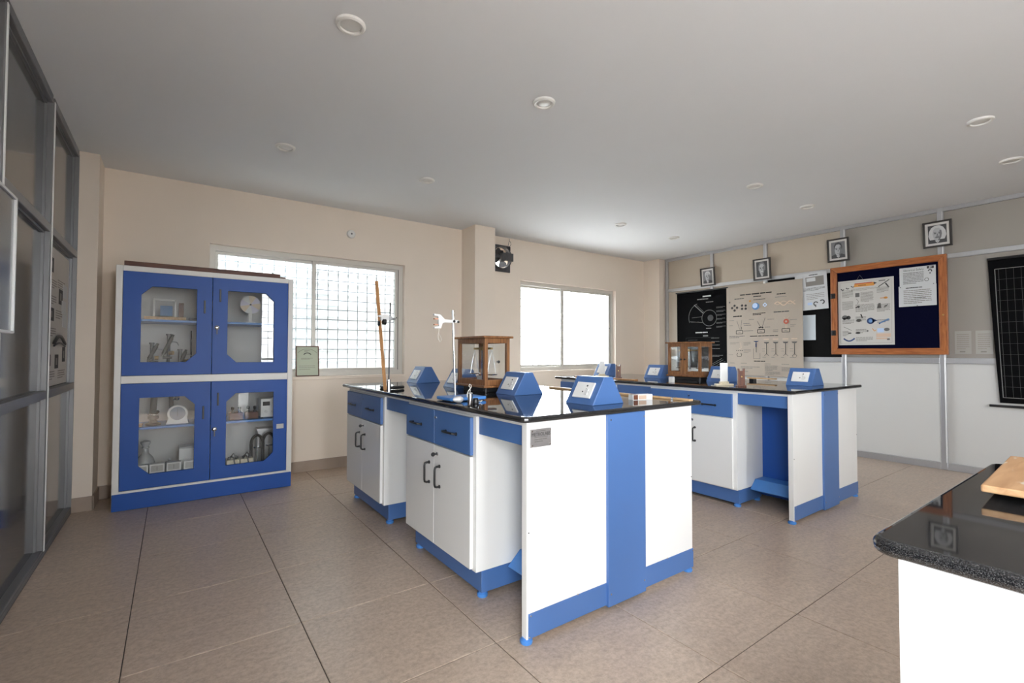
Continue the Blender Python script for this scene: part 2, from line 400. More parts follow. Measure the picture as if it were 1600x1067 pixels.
class Print:
    """flat print laid on a sheet; u to the right, v up, in metres from the sheet's lower left corner"""
    def __init__(s, o, u, v, n, off=0.0006):
        s.o = Vector(o); s.u = Vector(u); s.v = Vector(v); s.n = Vector(n); s.off = off; s.mb = MB(); s.mats = []; s.lay = 0
    def mi(s, m):
        if m not in s.mats: s.mats.append(m)
        return s.mats.index(m)
    def P(s, a, b): return s.o + s.u * a + s.v * b + s.n * (s.off + s.lay * 0.00025)
    def poly(s, pts, m): s.mb.quad([s.P(*p) for p in pts], s.mi(m))
    def rect(s, a, b, w, h, m): s.poly([(a, b), (a + w, b), (a + w, b + h), (a, b + h)], m)
    def disc(s, a, b, r, m, r2=None, k=20, t0=0, t1=2 * math.pi):
        r2 = r if r2 is None else r2
        s.poly([(a + r * math.cos(t0 + (t1 - t0) * i / k), b + r2 * math.sin(t0 + (t1 - t0) * i / k)) for i in range(k)], m)
    def line(s, pts, w, m):
        for (a, b), (c, d) in zip(pts[:-1], pts[1:]):
            L = math.hypot(c - a, d - b) or 1e-6; px, py = -(d - b) / L * w / 2, (c - a) / L * w / 2
            s.poly([(a + px, b + py), (a - px, b - py), (c - px, d - py), (c + px, d + py)], m)
    def arc(s, a, b, r, t0, t1, w, m, k=18):
        s.line([(a + r * math.cos(t0 + (t1 - t0) * i / k), b + r * math.sin(t0 + (t1 - t0) * i / k)) for i in range(k + 1)], w, m)
    def para(s, a, b, w, h, n, m, rng, t=0.4):
        """n rows of illegible small print as broken strokes"""
        for i in range(n):
            y = b + h - (i + 0.5) * h / n; x = a
            while x < a + w * (0.95 if i < n - 1 else 0.6):
                q = rng.uniform(0.06, 0.2) * w; q = min(q, a + w - x)
                s.rect(x, y - h / n * t / 2, q * 0.9, h / n * t, m); x += q
    def build(s, parent, name='print'):
        o = s.mb.build(name, s.mats, parent); o['kind'] = 'stuff'; return o
def text_mesh(body, size, loc, u, v, m, parent, name='lettering', width=None):
    cu = bpy.data.curves.new('t', 'FONT'); cu.body = body; cu.size = size; cu.align_x = 'CENTER'; cu.align_y = 'CENTER'; cu.resolution_u = 3
    to = bpy.data.objects.new('t', cu); COL.objects.link(to)
    dg = bpy.context.evaluated_depsgraph_get(); me0 = to.evaluated_get(dg).to_mesh()
    u = Vector(u); v = Vector(v); mb = MB()
    xs = [p.co.x for p in me0.vertices]; k = (width / (max(xs) - min(xs))) if width else 1.0
    mb.v = [tuple(Vector(loc) + u * (p.co.x * k) + v * p.co.y) for p in me0.vertices]
    mb.f = [tuple(p.vertices) for p in me0.polygons]; mb.m = [0] * len(mb.f)
    bpy.data.objects.remove(to); bpy.data.curves.remove(cu)
    return mb.build(name, m, parent)

# ================================================================ the setting
rng = random.Random(7)
# floor: grout bed and single tiles
fl = B('floor', 'grout', None, LX - 0.2, RX + 0.2, RY - 0.15, BY + 0.2, -0.08, -0.003); tag(fl, kind='structure')
TX0, TY0, TP, JW = -0.137, 0.995, 0.6035, 0.0038
tile_cache = {}
ix0 = math.floor((LX - TX0) / TP); ix1 = math.ceil((RX - TX0) / TP); iy0 = math.floor((RY - TY0) / TP); iy1 = math.ceil((BY - TY0) / TP)
for i in range(ix0, ix1):
    for j in range(iy0, iy1):
        x0 = max(TX0 + i * TP + JW / 2, LX); x1 = min(TX0 + (i + 1) * TP - JW / 2, RX)
        y0 = max(TY0 + j * TP + JW / 2, RY); y1 = min(TY0 + (j + 1) * TP - JW / 2, BY)
        if x1 - x0 < 0.01 or y1 - y0 < 0.01: continue
        key = (round(x1 - x0, 3), round(y1 - y0, 3))
        if key not in tile_cache:
            hx, hy, e = (x1 - x0) / 2, (y1 - y0) / 2, 0.0015
            mb = MB()
            mb.v = [(-hx, -hy, -0.004), (hx, -hy, -0.004), (hx, hy, -0.004), (-hx, hy, -0.004), (-hx, -hy, -e), (hx, -hy, -e), (hx, hy, -e), (-hx, hy, -e),
                    (-hx + e, -hy + e, 0), (hx - e, -hy + e, 0), (hx - e, hy - e, 0), (-hx + e, hy - e, 0)]
            mb.f = [(8, 9, 10, 11), (0, 1, 5, 4), (1, 2, 6, 5), (2, 3, 7, 6), (3, 0, 4, 7), (4, 5, 9, 8), (5, 6, 10, 9), (6, 7, 11, 10), (7, 4, 8, 11)]; mb.m = [0] * 9
            me = bpy.data.meshes.new('floor_tile'); me.from_pydata(mb.v, [], mb.f); me.materials.append(MATS['floor_tile']); tile_cache[key] = me
        o = bpy.data.objects.new('floor_tile', tile_cache[key]); COL.objects.link(o); o.parent = fl
        o.location = Vector(((x0 + x1) / 2, (y0 + y1) / 2, 0)) - ORG[fl.name]

tag(B('ceiling', 'ceiling_paint', None, LX - 0.2, RX + 0.2, RY - 0.15, BY + 0.5, CZ, CZ + 0.15), kind='structure')  # slab runs past the back wall, an unseen overhang shading the outside screen

# back wall with two window openings and the fan opening
W1 = (0.248, 2.08, 0.925, 2.132); W2 = (3.68, 5.495, 0.925, 2.115); FH = (3.215, 3.475, 2.235, 2.495)
T = 0.2
wb = MB()
def wall_cols(mb, x0, x1, holes):
    xs = x0
    for (a, b, c, d) in sorted(holes):
        if a > xs: mb.box(xs, a, BY, BY + T, 0, CZ)
        mb.box(a, b, BY, BY + T, 0, c); mb.box(a, b, BY, BY + T, d, CZ); xs = b
    mb.box(xs, x1, BY, BY + T, 0, CZ)
wall_cols(wb, LX - 0.2, RX + 0.2, [W1, W2, FH])
wback = wb.build('wall_back', 'wall_paint', None, place=(0, BY, 0)); tag(wback, kind='structure')
B('pillar', 'wall_paint', wback, LX - 0.1, -0.47, 4.65, BY, 0, CZ)
B('pillar', 'wall_paint', wback, 2.80, 3.075, 4.64, BY, 0, CZ)
B('pillar', 'wall_paint', wback, 6.165, RX + 0.1, 4.655, BY, 0, CZ)
bb = struct('baseboard_back', (0, BY, 0))
for (x0, x1, y0, y1) in ((-0.48, 2.80, BY - 0.012, BY), (3.075, 6.165, BY - 0.012, BY), (LX, -0.462, 4.638, 4.65), (-0.47, -0.458, 4.638, BY - 0.012), (2.79, 3.085, 4.628, 4.64), (2.788, 2.80, 4.64, BY - 0.012), (3.075, 3.087, 4.64, BY - 0.012)):
    B('skirting', 'skirting', bb, x0, x1, y0, y1, 0, 0.104, 0.002)

def window(name, w, haze_left, clear_right, split, mid=0.02):
    x0, x1, z0, z1 = w; y = BY + 0.055
    wn = struct(name, ((x0 + x1) / 2, y, z0))
    fw_ = 0.05
    holed('outer_frame', [(x0, z0), (x1, z0), (x1, z1), (x0, z1)], [(x0 + fw_, z0 + fw_), (x1 - fw_, z0 + fw_), (x1 - fw_, z1 - fw_), (x0 + fw_, z1 - fw_)], y, y + 0.085, 'window_frame', wn, 0.003)
    a0, a1, c0, c1 = x0 + fw_, x1 - fw_, z0 + fw_, z1 - fw_
    for k, (sx0, sx1, sy, st, g) in enumerate(((a0, split + mid, y + 0.046, 0.022, haze_left), (split - mid, a1, y + 0.012, 0.036, clear_right))):
        tb = 0.026
        s = holed('sash', [(sx0, c0), (sx1, c0), (sx1, c1), (sx0, c1)], [(sx0 + st + (mid - 0.02 if k else 0), c0 + tb), (sx1 - st, c0 + tb), (sx1 - st, c1 - tb), (sx0 + st + (mid - 0.02 if k else 0), c1 - tb)], sy, sy + 0.028, 'window_frame', wn, 0.002)
        B('pane', g, s, sx0 + st - 0.004, sx1 - st + 0.004, sy + 0.012, sy + 0.016, c0 + tb - 0.004, c1 - tb + 0.004)
        MB().box(sx0 - 0.002, sx0 + 0.003, sy + 0.004, sy + 0.009, c0, c1).box(sx1 - 0.004, sx1 + 0.004, sy - 0.004, sy + 0.002, c0, c1).build('gasket', 'gasket', s)
        if k == 1:
            MB().cyl((sx1 - 0.02, sy - 0.006, (c0 + c1) / 2 + 0.02), (sx1 - 0.02, sy, (c0 + c1) / 2 + 0.02), 0.006).build('latch', 'black_plastic', s)
    # steel grille outside the panes
    gy = BY + 0.165; g = MB(); p = 0.1025
    xk = x0 + 0.03
    while xk < x1:
        g.cyl((xk, gy, z0), (xk, gy, z1), 0.0048, seg=6); xk += p
    zk = z1 - 0.115
    while zk > z0:
        g.cyl((x0, gy + 0.006, zk), (x1, gy + 0.006, zk), 0.0048, seg=6); zk -= p
    g.build('grille', 'grille_paint', wn)['kind'] = 'stuff'
    # sill
    B('sill', 'wall_paint', wn, x0, x1, BY - 0.012, y, z0 - 0.03, z0 + 0.001, 0.004)
    return wn
window('window_1', W1, 'glass_hazy', 'glass_window', 1.143)
window('window_2', W2, 'glass_hazy', 'glass_window', 4.48, 0.032)

# outside: pale ground and the white louvred screen of the neighbouring house behind the first window
tag(B('ground', 'outside_ground', None, -30, 40, -40, 45, -0.3, -0.05), kind='structure')  # unseen ground added near floor level to bounce daylight up to the ceiling
lou = struct('wall_outside', (1.2, 6.1, -0.35))
B('backing', 'outside_white', lou, -3.0, 3.0, 6.02, 6.15, -0.35, 3.9)
for k in range(31):
    z = -0.3 + k * 0.135
    MB().prism([(6.02, z), (5.985, z + 0.012), (5.985, z + 0.025), (6.02, z + 0.125)], -3.0, 3.0, 'x').build('louvre', 'outside_white', lou)

# left wall: aluminium partition with dark tinted panes
wl = struct('wall_left', (LX, 1.5, 0))
posts = [4.645, 3.72, 2.755, 1.83, 0.9, 0.2, LIGHT_GAP_Y1]
for y in posts:
    MB().box(LX - 0.05, LX, y, y + 0.046, 0.03, CZ - 0.03).box(LX, LX + 0.004, y + 0.024, y + 0.046, 0.03, CZ - 0.03, 1).build('post', ['aluminium_grey', 'strip_white'], wl, 0.003)
rails = [(0.0, 0.045), (0.895, 0.942), (1.848, 1.895), (CZ - 0.05, CZ)]
for (z0, z1) in rails:
    for a, c in zip(posts[1:], posts[:-1]):
        B('rail', 'aluminium_grey', wl, LX - 0.05, LX - 0.001, a + 0.046, c, z0, z1, 0.004)
B('rail', 'aluminium_grey', wl, LX - 0.05, LX + 0.001, LIGHT_GAP_Y1, posts[0] + 0.046, 0, 0.03, 0.003)
for a, c in zip(posts[1:], posts[:-1]):
    for (p, q) in zip(rails[:-1], rails[1:]):
        B('pane', 'tinted_pane', wl, LX - 0.045, LX - 0.036, a + 0.046, c, p[1], q[0])
        MB().box(LX - 0.036, LX - 0.024, c - 0.014, c, p[1], q[0]).box(LX - 0.036, LX - 0.024, a + 0.046, c - 0.014, q[0] - 0.012, q[0]).build('glazing_bead', 'aluminium_grey', wl)
B('backing', 'black_plastic', wl, LX - 0.12, LX - 0.08, LIGHT_GAP_Y1, BY, 0, CZ)
B('door_head', 'wall_paint', wl, LX - 0.12, LX, RY, LIGHT_GAP_Y1, LIGHT_GAP_Z1, CZ); B('door_jamb', 'wall_paint', wl, LX - 0.12, LX, RY, LIGHT_GAP_Y0, 0, LIGHT_GAP_Z1)  # surround of the opening added here for side light

# right wall: aluminium framing with pale panels
wr = struct('wall_right', (RX, 1.5, 0))
pr = [4.62, 3.85, 3.09, 2.205, 1.345, 0.49, -0.36, -1.2, RY + 0.024]
for k, y in enumerate(pr):
    MB().box(RX, RX + 0.05, y - 0.024, y + 0.024, 0, CZ).box(RX - 0.008, RX, y - 0.019, y - 0.012, 0.07, CZ - 0.04, 1).build('post', ['aluminium', 'aluminium_white'], wr, 0.003)
for a, c in zip(pr[1:], pr[:-1]):
    y0, y1 = a + 0.024, c - 0.024
    for (z0, z1) in ((0.0, 0.068), (1.062, 1.118), (2.116, 2.162), (CZ - 0.042, CZ)):
        MB().box(RX - 0.002, RX + 0.05, y0, y1, z0, z1).box(RX - 0.006, RX - 0.002, y0, y1, z0, z0 + 0.01, 1).build('rail', ['aluminium', 'aluminium'], wr, 0.003)
    B('lower_panel', 'white_panel', wr, RX + 0.022, RX + 0.03, y0, y1, 0.068, 1.062)
    B('upper_panel', 'cream_panel' if c > 3.0 else 'grey_panel', wr, RX + 0.022, RX + 0.03, y0, y1, 2.162, CZ - 0.042)  # nearer upper panels take the darkened grey to stand for shade
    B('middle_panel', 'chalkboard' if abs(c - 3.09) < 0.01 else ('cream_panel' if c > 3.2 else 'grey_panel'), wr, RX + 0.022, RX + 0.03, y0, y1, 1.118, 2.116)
B('backing', 'white_panel', wr, RX + 0.05, RX + 0.1, RY, 4.66, 0, CZ)

# rear wall behind the camera, with two openings placed to steer the daylight
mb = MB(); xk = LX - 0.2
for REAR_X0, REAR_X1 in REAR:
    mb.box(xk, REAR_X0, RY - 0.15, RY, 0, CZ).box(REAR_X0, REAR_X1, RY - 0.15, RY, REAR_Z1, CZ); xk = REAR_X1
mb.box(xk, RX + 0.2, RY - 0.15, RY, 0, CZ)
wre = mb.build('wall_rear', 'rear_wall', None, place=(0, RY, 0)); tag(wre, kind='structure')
for k, (REAR_X0, REAR_X1) in enumerate(REAR):
    w3 = struct('window_%d' % (3 + k), ((REAR_X0 + REAR_X1) / 2, RY - 0.08, REAR_Z0))  # unseen window, sized and set for the daylight it gives
    for x in (REAR_X0, REAR_X1 - 0.03): B('stile', 'aluminium', w3, x, x + 0.03, RY - 0.11, RY - 0.06, REAR_Z0, REAR_Z1, 0.003)
    for z in (REAR_Z0, 1.0, REAR_Z1 - 0.05): B('transom', 'aluminium', w3, REAR_X0 + 0.03, REAR_X1 - 0.03, RY - 0.105, RY - 0.065, z, z + 0.04, 0.003)
    g = MB(); n = int((REAR_X1 - REAR_X0) / 0.14)
    for i in range(1, n): x = REAR_X0 + (REAR_X1 - REAR_X0) * i / n; g.box(x, x + 0.010, RY - 0.13, RY - 0.125, REAR_Z0, REAR_Z1)
    for i in range(1, 17): g.box(REAR_X0, REAR_X1, RY - 0.125, RY - 0.12, REAR_Z0 + 0.147 * i, REAR_Z0 + 0.147 * i + 0.010)
    g.build('grille', 'grille_paint', w3)['kind'] = 'stuff'

# ceiling downlights (switched off)
spots = [(0.627, 2.128), (1.755, 2.13), (0.632, 3.684), (1.741, 3.686), (4.14, 0.68), (5.175, 0.687), (4.145, 2.114), (5.155, 2.106), (4.146, 3.655), (5.178, 3.679)]
dl_labels = ['round white recessed ceiling light, largest one near the top left of the picture', 'round white recessed ceiling light above the near end of the left bench',
             'small round ceiling light in front of the first window, above the blue cabinet', 'small round ceiling light above the far end of the left bench',
             'round ceiling light at upper right, nearer of the two at the right edge', 'round ceiling light cut by the right picture edge, below the nearer one',
             'round ceiling light above the middle of the right bench, nearer the camera', 'faint round ceiling light between right bench and portraits',
             'tiny faint ceiling light above the far end of the right bench', 'faintest round ceiling light in the far right corner near the second window']
first = None
for (x, y), lab in zip(spots, dl_labels):
    if first is None:
        first = thing('ceiling_light', (x, y, CZ), lab, 'ceiling light', 'recessed ceiling lights')
        MB().lathe((x, y, CZ), [(0.045, -0.004), (0.048, -0.013), (0.056, -0.015), (0.064, -0.010), (0.066, 0.0)], 32).build('trim_ring', 'lamp_ring', first, smooth=True)
        MB().lathe((x, y, CZ), [(0.0445, 0.0), (0.0445, -0.006), (0.03, -0.010), (0.006, -0.011)], 28).build('lens', 'lamp_lens', first, smooth=True)
    else:
        copy_tree(first, (x - spots[0][0], y - spots[0][1], 0), lab)

# ================================================================ blue and white steel cabinet
CX0, CX1, CY0, CY1, CH = -0.35, 0.85, 4.487, 4.915, 1.803
cab = thing('storage_cabinet', (0.25, 4.70, 0), 'tall blue and white steel cabinet with four glazed doors by the window', 'cabinet')
mb = MB()
mb.box(CX0, CX0 + 0.04, CY0, CY1, 0.0, CH).box(CX1 - 0.04, CX1, CY0, CY1, 0.0, CH).box(CX0 + 0.04, CX1 - 0.04, CY0, CY1, CH - 0.04, CH)
mb.box(CX0 + 0.04, CX1 - 0.04, CY1 - 0.012, CY1, 0.1, CH - 0.04, 1).box(CX0 + 0.04, CX1 - 0.04, CY0, CY1 - 0.012, 0.928, 0.985).box(CX0 + 0.04, CX1 - 0.04, CY0, CY1 - 0.012, 0.118, 0.142)
mb.build('body', ['cabinet_white', 'cabinet_inside'], cab, 0.003)
B('plinth', 'cabinet_blue', cab, CX0 + 0.002, CX1 - 0.002, CY0 - 0.006, CY0 + 0.02, 0.002, 0.125, 0.003)
for z in (1.395, 0.575):
    B('shelf', 'blue_base', cab, CX0 + 0.042, CX1 - 0.042, CY0 + 0.05, CY1 - 0.014, z, z + 0.018, 0.002)
def cab_door(x0, x1, z0, z1, gx0, gx1, gz0, gz1, cut, hx, hz, lock):
    c = 0.066
    if cut == 'tl_br': inner = [(gx0, gz0), (gx1 - c, gz0), (gx1, gz0 + c), (gx1, gz1), (gx0 + c, gz1), (gx0, gz1 - c)]
    else: inner = [(gx0 + c, gz0), (gx1, gz0), (gx1, gz1 - c), (gx1 - c, gz1), (gx0, gz1), (gx0, gz0 + c)]
    d = holed('door', [(x0, z0), (x1, z0), (x1, z1), (x0, z1)], inner, CY0 - 0.004, CY0 + 0.016, 'cabinet_blue', cab, 0.002)
    big = [((gx0 + gx1) / 2 + (x - (gx0 + gx1) / 2) * 1.03, (gz0 + gz1) / 2 + (z - (gz0 + gz1) / 2) * 1.02) for x, z in inner]
    MB().prism(big, CY0 + 0.017, CY0 + 0.021, 'y').build('glass_pane', 'glass_cabinet', d)
    B('handle', 'black_plastic', d, hx - 0.0065, hx + 0.0065, CY0 - 0.010, CY0 - 0.0035, hz - 0.052, hz + 0.052, 0.003)
    if lock:
        lx, lz = lock
        MB().lathe((lx, CY0 - 0.004, lz), [(0.017, 0.0), (0.017, -0.006), (0.013, -0.010), (0.004, -0.011)], 20, axis='y').build('lock', 'chrome', d, smooth=True)
        k = MB().box(lx - 0.0015, lx + 0.0015, CY0 - 0.032, CY0 - 0.014, lz - 0.008, lz + 0.008)
        k.box(lx - 0.004, lx + 0.004, CY0 - 0.026, CY0 - 0.022, lz - 0.055, lz - 0.012).build('key', 'steel_dark', d)
    return d
cab_door(-0.308, 0.248, 0.987, 1.762, -0.201, 0.146, 1.086, 1.659, 'tl_br', 0.198, 1.522, None)
cab_door(0.252, 0.808, 0.987, 1.762, 0.356, 0.70, 1.079, 1.663, 'tr_bl', 0.303, 1.62, (0.283, 1.36))
cab_door(-0.308, 0.248, 0.145, 0.927, -0.201, 0.143, 0.248, 0.819, 'tr_bl', 0.20, 0.683, None)
d4 = cab_door(0.252, 0.808, 0.145, 0.927, 0.357, 0.703, 0.245, 0.826, 'tl_br', 0.298, 0.784, (0.277, 0.545))
tag(MB().box(0.728, 0.784, CY0 - 0.0055, CY0 - 0.004, 0.508, 0.548).build('sticker', 'paper_white', d4), 'small white sticker')

bd = thing('wooden_bridge', (0.22, 4.62, CH), 'long flat brown wooden apparatus board lying on top of the blue cabinet', 'board')
B('board', 'wood_dark', bd, -0.305, 0.745, 4.495, 4.62, CH, CH + 0.036, 0.002)
B('end_block', 'wood_dark', bd, 0.746, 0.79, 4.495, 4.66, CH, CH + 0.014, 0.002)
MB().cyl((0.70, 4.60, CH + 0.034), (0.70, 4.60, CH + 0.05), 0.005).cyl((0.70, 4.60, CH + 0.05), (0.70, 4.60, CH + 0.06), 0.007).build('terminal', 'black_plastic', bd)

# ---- contents of the cabinet
def microscope(name, x, y, z, label, h=0.26, m='black_iron', rot=0.0):
    t = thing(name, (x, y, z), label, 'instrument', 'instruments in the upper left compartment')
    B('base', m, t, x - 0.045, x + 0.045, y - 0.05, y + 0.05, z, z + 0.02, 0.004)
    MB().cyl((x, y + 0.03, z + 0.02), (x, y + 0.03, z + h), 0.012).cyl((x, y + 0.03, z + h), (x, y + 0.03, z + h + 0.012), 0.018).build('column', 'steel_dark', t, smooth=True)
    MB().cyl((x - 0.028, y - 0.01, z + h * 0.52), (x + 0.022, y + 0.0, z + h * 0.93), 0.014).cyl((x + 0.022, y, z + h * 0.93), (x + 0.032, y + 0.002, z + h * 1.02), 0.010).cyl((x - 0.035, y - 0.012, z + h * 0.46), (x - 0.028, y - 0.01, z + h * 0.52), 0.008).build('tube', m, t, smooth=True)
    MB().tube([(x, y + 0.03, z + h * 0.8), (x + 0.03, y + 0.02, z + h * 0.84), (x + 0.06, y - 0.01, z + h * 0.82), (x + 0.07, y - 0.02, z + h * 0.74)], 0.004, 6).build('arm', 'steel', t, smooth=True)
    B('stage', m, t, x - 0.03, x + 0.03, y - 0.03, y + 0.035, z + h * 0.4, z + h * 0.46, 0.003)
    MB().cyl((x + 0.012, y - 0.0, z + h * 0.55), (x + 0.035, y - 0.01, z + h * 0.55), 0.016).build('knob', 'brass', t, smooth=True)
    t.rotation_euler[2] = rot
    return t
microscope('travelling_microscope', -0.13, 4.66, 0.985, 'dark measuring microscope at the left behind the upper left glass door', 0.24, rot=0.3)
microscope('travelling_microscope', -0.035, 4.62, 0.985, 'tall dark microscope with long cross tube, middle of upper left compartment', 0.31, rot=-0.1)
microscope('travelling_microscope', 0.065, 4.68, 0.985, 'short dark microscope at the right behind the upper left glass door', 0.19, rot=0.8)
t = thing('retort_stand', (0.12, 4.74, 0.985), 'thin black rod stand behind the upper left glass door', 'stand')
B('base', 'black_iron', t, 0.07, 0.17, 4.70, 4.78, 0.985, 0.998, 0.003)
MB().cyl((0.12, 4.75, 0.998), (0.12, 4.75, 1.34), 0.005).build('rod', 'black_iron', t)
t = thing('slide_rheostat', (-0.06, 4.66, 1.413), 'wooden based apparatus with white posts on the upper left cabinet shelf', 'apparatus')
B('base', 'wood_light', t, -0.19, 0.08, 4.60, 4.72, 1.413, 1.44, 0.003)
B('post', 'white_plastic', t, -0.135, -0.12, 4.62, 4.635, 1.44, 1.58, 0.002); B('post', 'white_plastic', t, 0.0, 0.015, 4.62, 4.635, 1.44, 1.58, 0.002)
B('cross_bar', 'white_plastic', t, -0.135, 0.015, 4.62, 4.635, 1.565, 1.58, 0.002)
B('block', 'wood_brown', t, 0.03, 0.062, 4.62, 4.68, 1.44, 1.555, 0.002)
B('plate', 'ink_blue', t, -0.09, -0.01, 4.65, 4.655, 1.45, 1.53)
t = thing('weight_box', (0.135, 4.65, 1.413), 'low dark box at the right of the upper left cabinet shelf', 'box')
B('body', 'steel_dark', t, 0.10, 0.19, 4.61, 4.69, 1.413, 1.432, 0.003); B('lid', 'black_plastic', t, 0.098, 0.192, 4.608, 4.692, 1.432, 1.438, 0.002)

# coloured spinning disc
t = thing('colour_disc', (0.535, 4.64, 1.413), 'spinning colour disc of pale sectors on white stand, upper right cabinet shelf', 'disc')
B('base', 'white_plastic', t, 0.495, 0.575, 4.60, 4.68, 1.413, 1.423, 0.002); B('post', 'white_plastic', t, 0.523, 0.547, 4.632, 4.644, 1.423, 1.545, 0.002)
dc = MB()
for k in range(8):
    a0, a1 = k * math.pi / 4 + 0.2, (k + 1) * math.pi / 4 + 0.2
    pts = [(0.535, 1.572)] + [(0.535 + 0.078 * math.cos(a0 + (a1 - a0) * i / 5), 1.572 + 0.078 * math.sin(a0 + (a1 - a0) * i / 5)) for i in range(6)]
    dc.prism(pts, 4.618, 4.624, 'y', k % 3)
dc.build('disc', ['disc_lilac', 'disc_tan', 'disc_pale'], t)
MB().cyl((0.535, 4.61, 1.572), (0.535, 4.64, 1.572), 0.007).build('hub', 'steel_dark', t)

# lower left compartment
t = thing('dial_balance', (0.035, 4.62, 0.593), 'white dial meter with round grey face behind the lower left glass door', 'meter')
MB().prism([(0.035 + 0.068 * math.cos(a), 0.593 + 0.082 + 0.068 * math.sin(a)) for a in [math.pi * (1.15 - 1.3 * i / 18) for i in range(19)]] + [(0.11, 0.593), (-0.04, 0.593)], 4.60, 4.65, 'y').build('case', 'socket_white', t, 0.004)
MB().cyl((0.035, 4.60, 0.677), (0.035, 4.596, 0.677), 0.052, seg=28).build('dial', 'meter_face', t)
MB().box(0.0335, 0.0365, 4.593, 4.596, 0.655, 0.715).build('needle', 'ink', t)
t = thing('spectrometer', (-0.12, 4.64, 0.593), 'dark instrument with upright tube, left end of lower left cabinet shelf', 'instrument')
MB().lathe((-0.12, 4.64, 0.593), [(0.05, 0), (0.052, 0.012), (0.03, 0.02), (0.02, 0.04), (0.035, 0.05), (0.036, 0.07), (0.012, 0.075)], 20).build('base', 'black_iron', t, smooth=True)
MB().cyl((-0.125, 4.65, 0.65), (-0.115, 4.66, 0.83), 0.022).cyl((-0.125, 4.65, 0.66), (-0.09, 4.60, 0.70), 0.012).build('tube', 'black_iron', t, smooth=True)
MB().lathe((-0.12, 4.64, 0.672), [(0.038, 0), (0.038, 0.008)], 20).build('scale_ring', 'chrome', t)
t = thing('lens_holder', (0.0, 4.74, 0.593), 'dark slanted lens holder with chrome ball behind the dial meter', 'instrument')
B('base', 'black_iron', t, -0.04, 0.04, 4.71, 4.77, 0.593, 0.605, 0.002)
MB().cyl((0.0, 4.74, 0.605), (-0.01, 4.72, 0.82), 0.016).build('column', 'black_iron', t, smooth=True)
MB().lathe((0.03, 4.70, 0.79), [(0.002, -0.02), (0.014, -0.014), (0.02, 0), (0.014, 0.014), (0.002, 0.02)], 14).cyl((0.03, 4.70, 0.79), (-0.005, 4.72, 0.77), 0.004).build('ball', 'chrome', t, smooth=True)
t = thing('wooden_tray', (-0.04, 4.66, 0.593), 'flat light wooden strip on the lower left cabinet shelf', 'tray')
B('base', 'wood_light', t, -0.25, -0.185, 4.56, 4.70, 0.593, 0.606, 0.002); B('edge', 'wood_light', t, -0.25, -0.245, 4.56, 4.70, 0.606, 0.615, 0.001)
t = thing('glass_bottle', (-0.165, 4.66, 0.142), 'tall grey glass bottle with stopper, bottom left of the cabinet', 'bottle')
MB().lathe((-0.165, 4.66, 0.142), [(0.058, 0), (0.062, 0.006), (0.062, 0.16), (0.05, 0.20), (0.022, 0.235), (0.020, 0.27), (0.026, 0.275), (0.026, 0.28)], 24).build('body', 'glassware', t, smooth=True)
MB().lathe((-0.165, 4.66, 0.422), [(0.018, 0), (0.02, 0.01), (0.032, 0.03), (0.032, 0.045), (0.01, 0.055)], 18).build('stopper', 'glassware', t, smooth=True)
t = thing('bell_jar', (-0.01, 4.68, 0.142), 'half round glass dome behind the small white meters, lower left', 'dome')
MB().lathe((-0.01, 4.68, 0.142), [(0.082, 0), (0.08, 0.07), (0.06, 0.125), (0.03, 0.148), (0.005, 0.152)], 24).build('dome', 'glassware', t, smooth=True)
MB().lathe((-0.01, 4.68, 0.294), [(0.008, 0), (0.014, 0.01), (0.006, 0.02)], 14).build('knob', 'glassware', t, smooth=True)
for k, x in enumerate((-0.235, -0.135, -0.03, 0.08)):
    t = thing('panel_meter', (x + 0.04, 4.57, 0.142), ['white panel meter at the left end of the row behind lower left glass', 'second white panel meter from the left behind lower left glass', 'third white panel meter from the left behind lower left glass', 'white panel meter at the right end of the row behind lower left glass'][k], 'meter', 'white panel meters in the cabinet')
    B('case', 'socket_white', t, x, x + 0.094, 4.54, 4.61, 0.142, 0.305, 0.004)
    B('window', 'poster_cream', t, x + 0.01, x + 0.084, 4.5385, 4.54, 0.25, 0.296)
    MB().box(x + 0.046, x + 0.048, 4.5375, 4.5385, 0.258, 0.288).build('needle', 'ink', t)
t = thing('white_box', (0.10, 4.74, 0.142), 'plain white carton at the back of the lower left compartment', 'box')
B('body', 'socket_white', t, 0.05, 0.155, 4.68, 4.80, 0.142, 0.38, 0.002); B('lid', 'paper_white', t, 0.048, 0.157, 4.678, 4.802, 0.38, 0.395, 0.002)
# lower right compartment
for k, x in enumerate((0.39, 0.505)):
    t = thing('terminal_board', (x + 0.05, 4.66, 0.593), ['brown terminal board with two black knobs, left on lower right shelf', 'brown terminal board with two black knobs, right on lower right shelf'][k], 'terminal board', 'terminal boards')
    B('board', 'wood_brown', t, x, x + 0.10, 4.60, 4.72, 0.593, 0.65, 0.002)
    for dx in (0.025, 0.075):
        MB().lathe((x + dx, 4.63, 0.65), [(0.012, 0), (0.012, 0.012), (0.007, 0.02), (0.012, 0.028), (0.012, 0.046), (0.005, 0.052)], 14).build('knob', 'black_plastic', t, smooth=True)
t = thing('power_supply', (0.68, 4.66, 0.593), 'white bench power supply on the lower right cabinet shelf', 'power supply')
B('case', 'socket_white', t, 0.62, 0.76, 4.58, 4.74, 0.601, 0.76, 0.004)
B('display', 'ink', t, 0.635, 0.69, 4.5785, 4.58, 0.70, 0.735)
MB().cyl((0.715, 4.58, 0.65), (0.715, 4.567, 0.65), 0.015).cyl((0.66, 4.58, 0.65), (0.66, 4.567, 0.65), 0.012).build('knob', 'switch_grey', t)
for x in (0.635, 0.735): MB().cyl((x, 4.60, 0.593), (x, 4.60, 0.602), 0.008).build('foot', 'black_plastic', t)
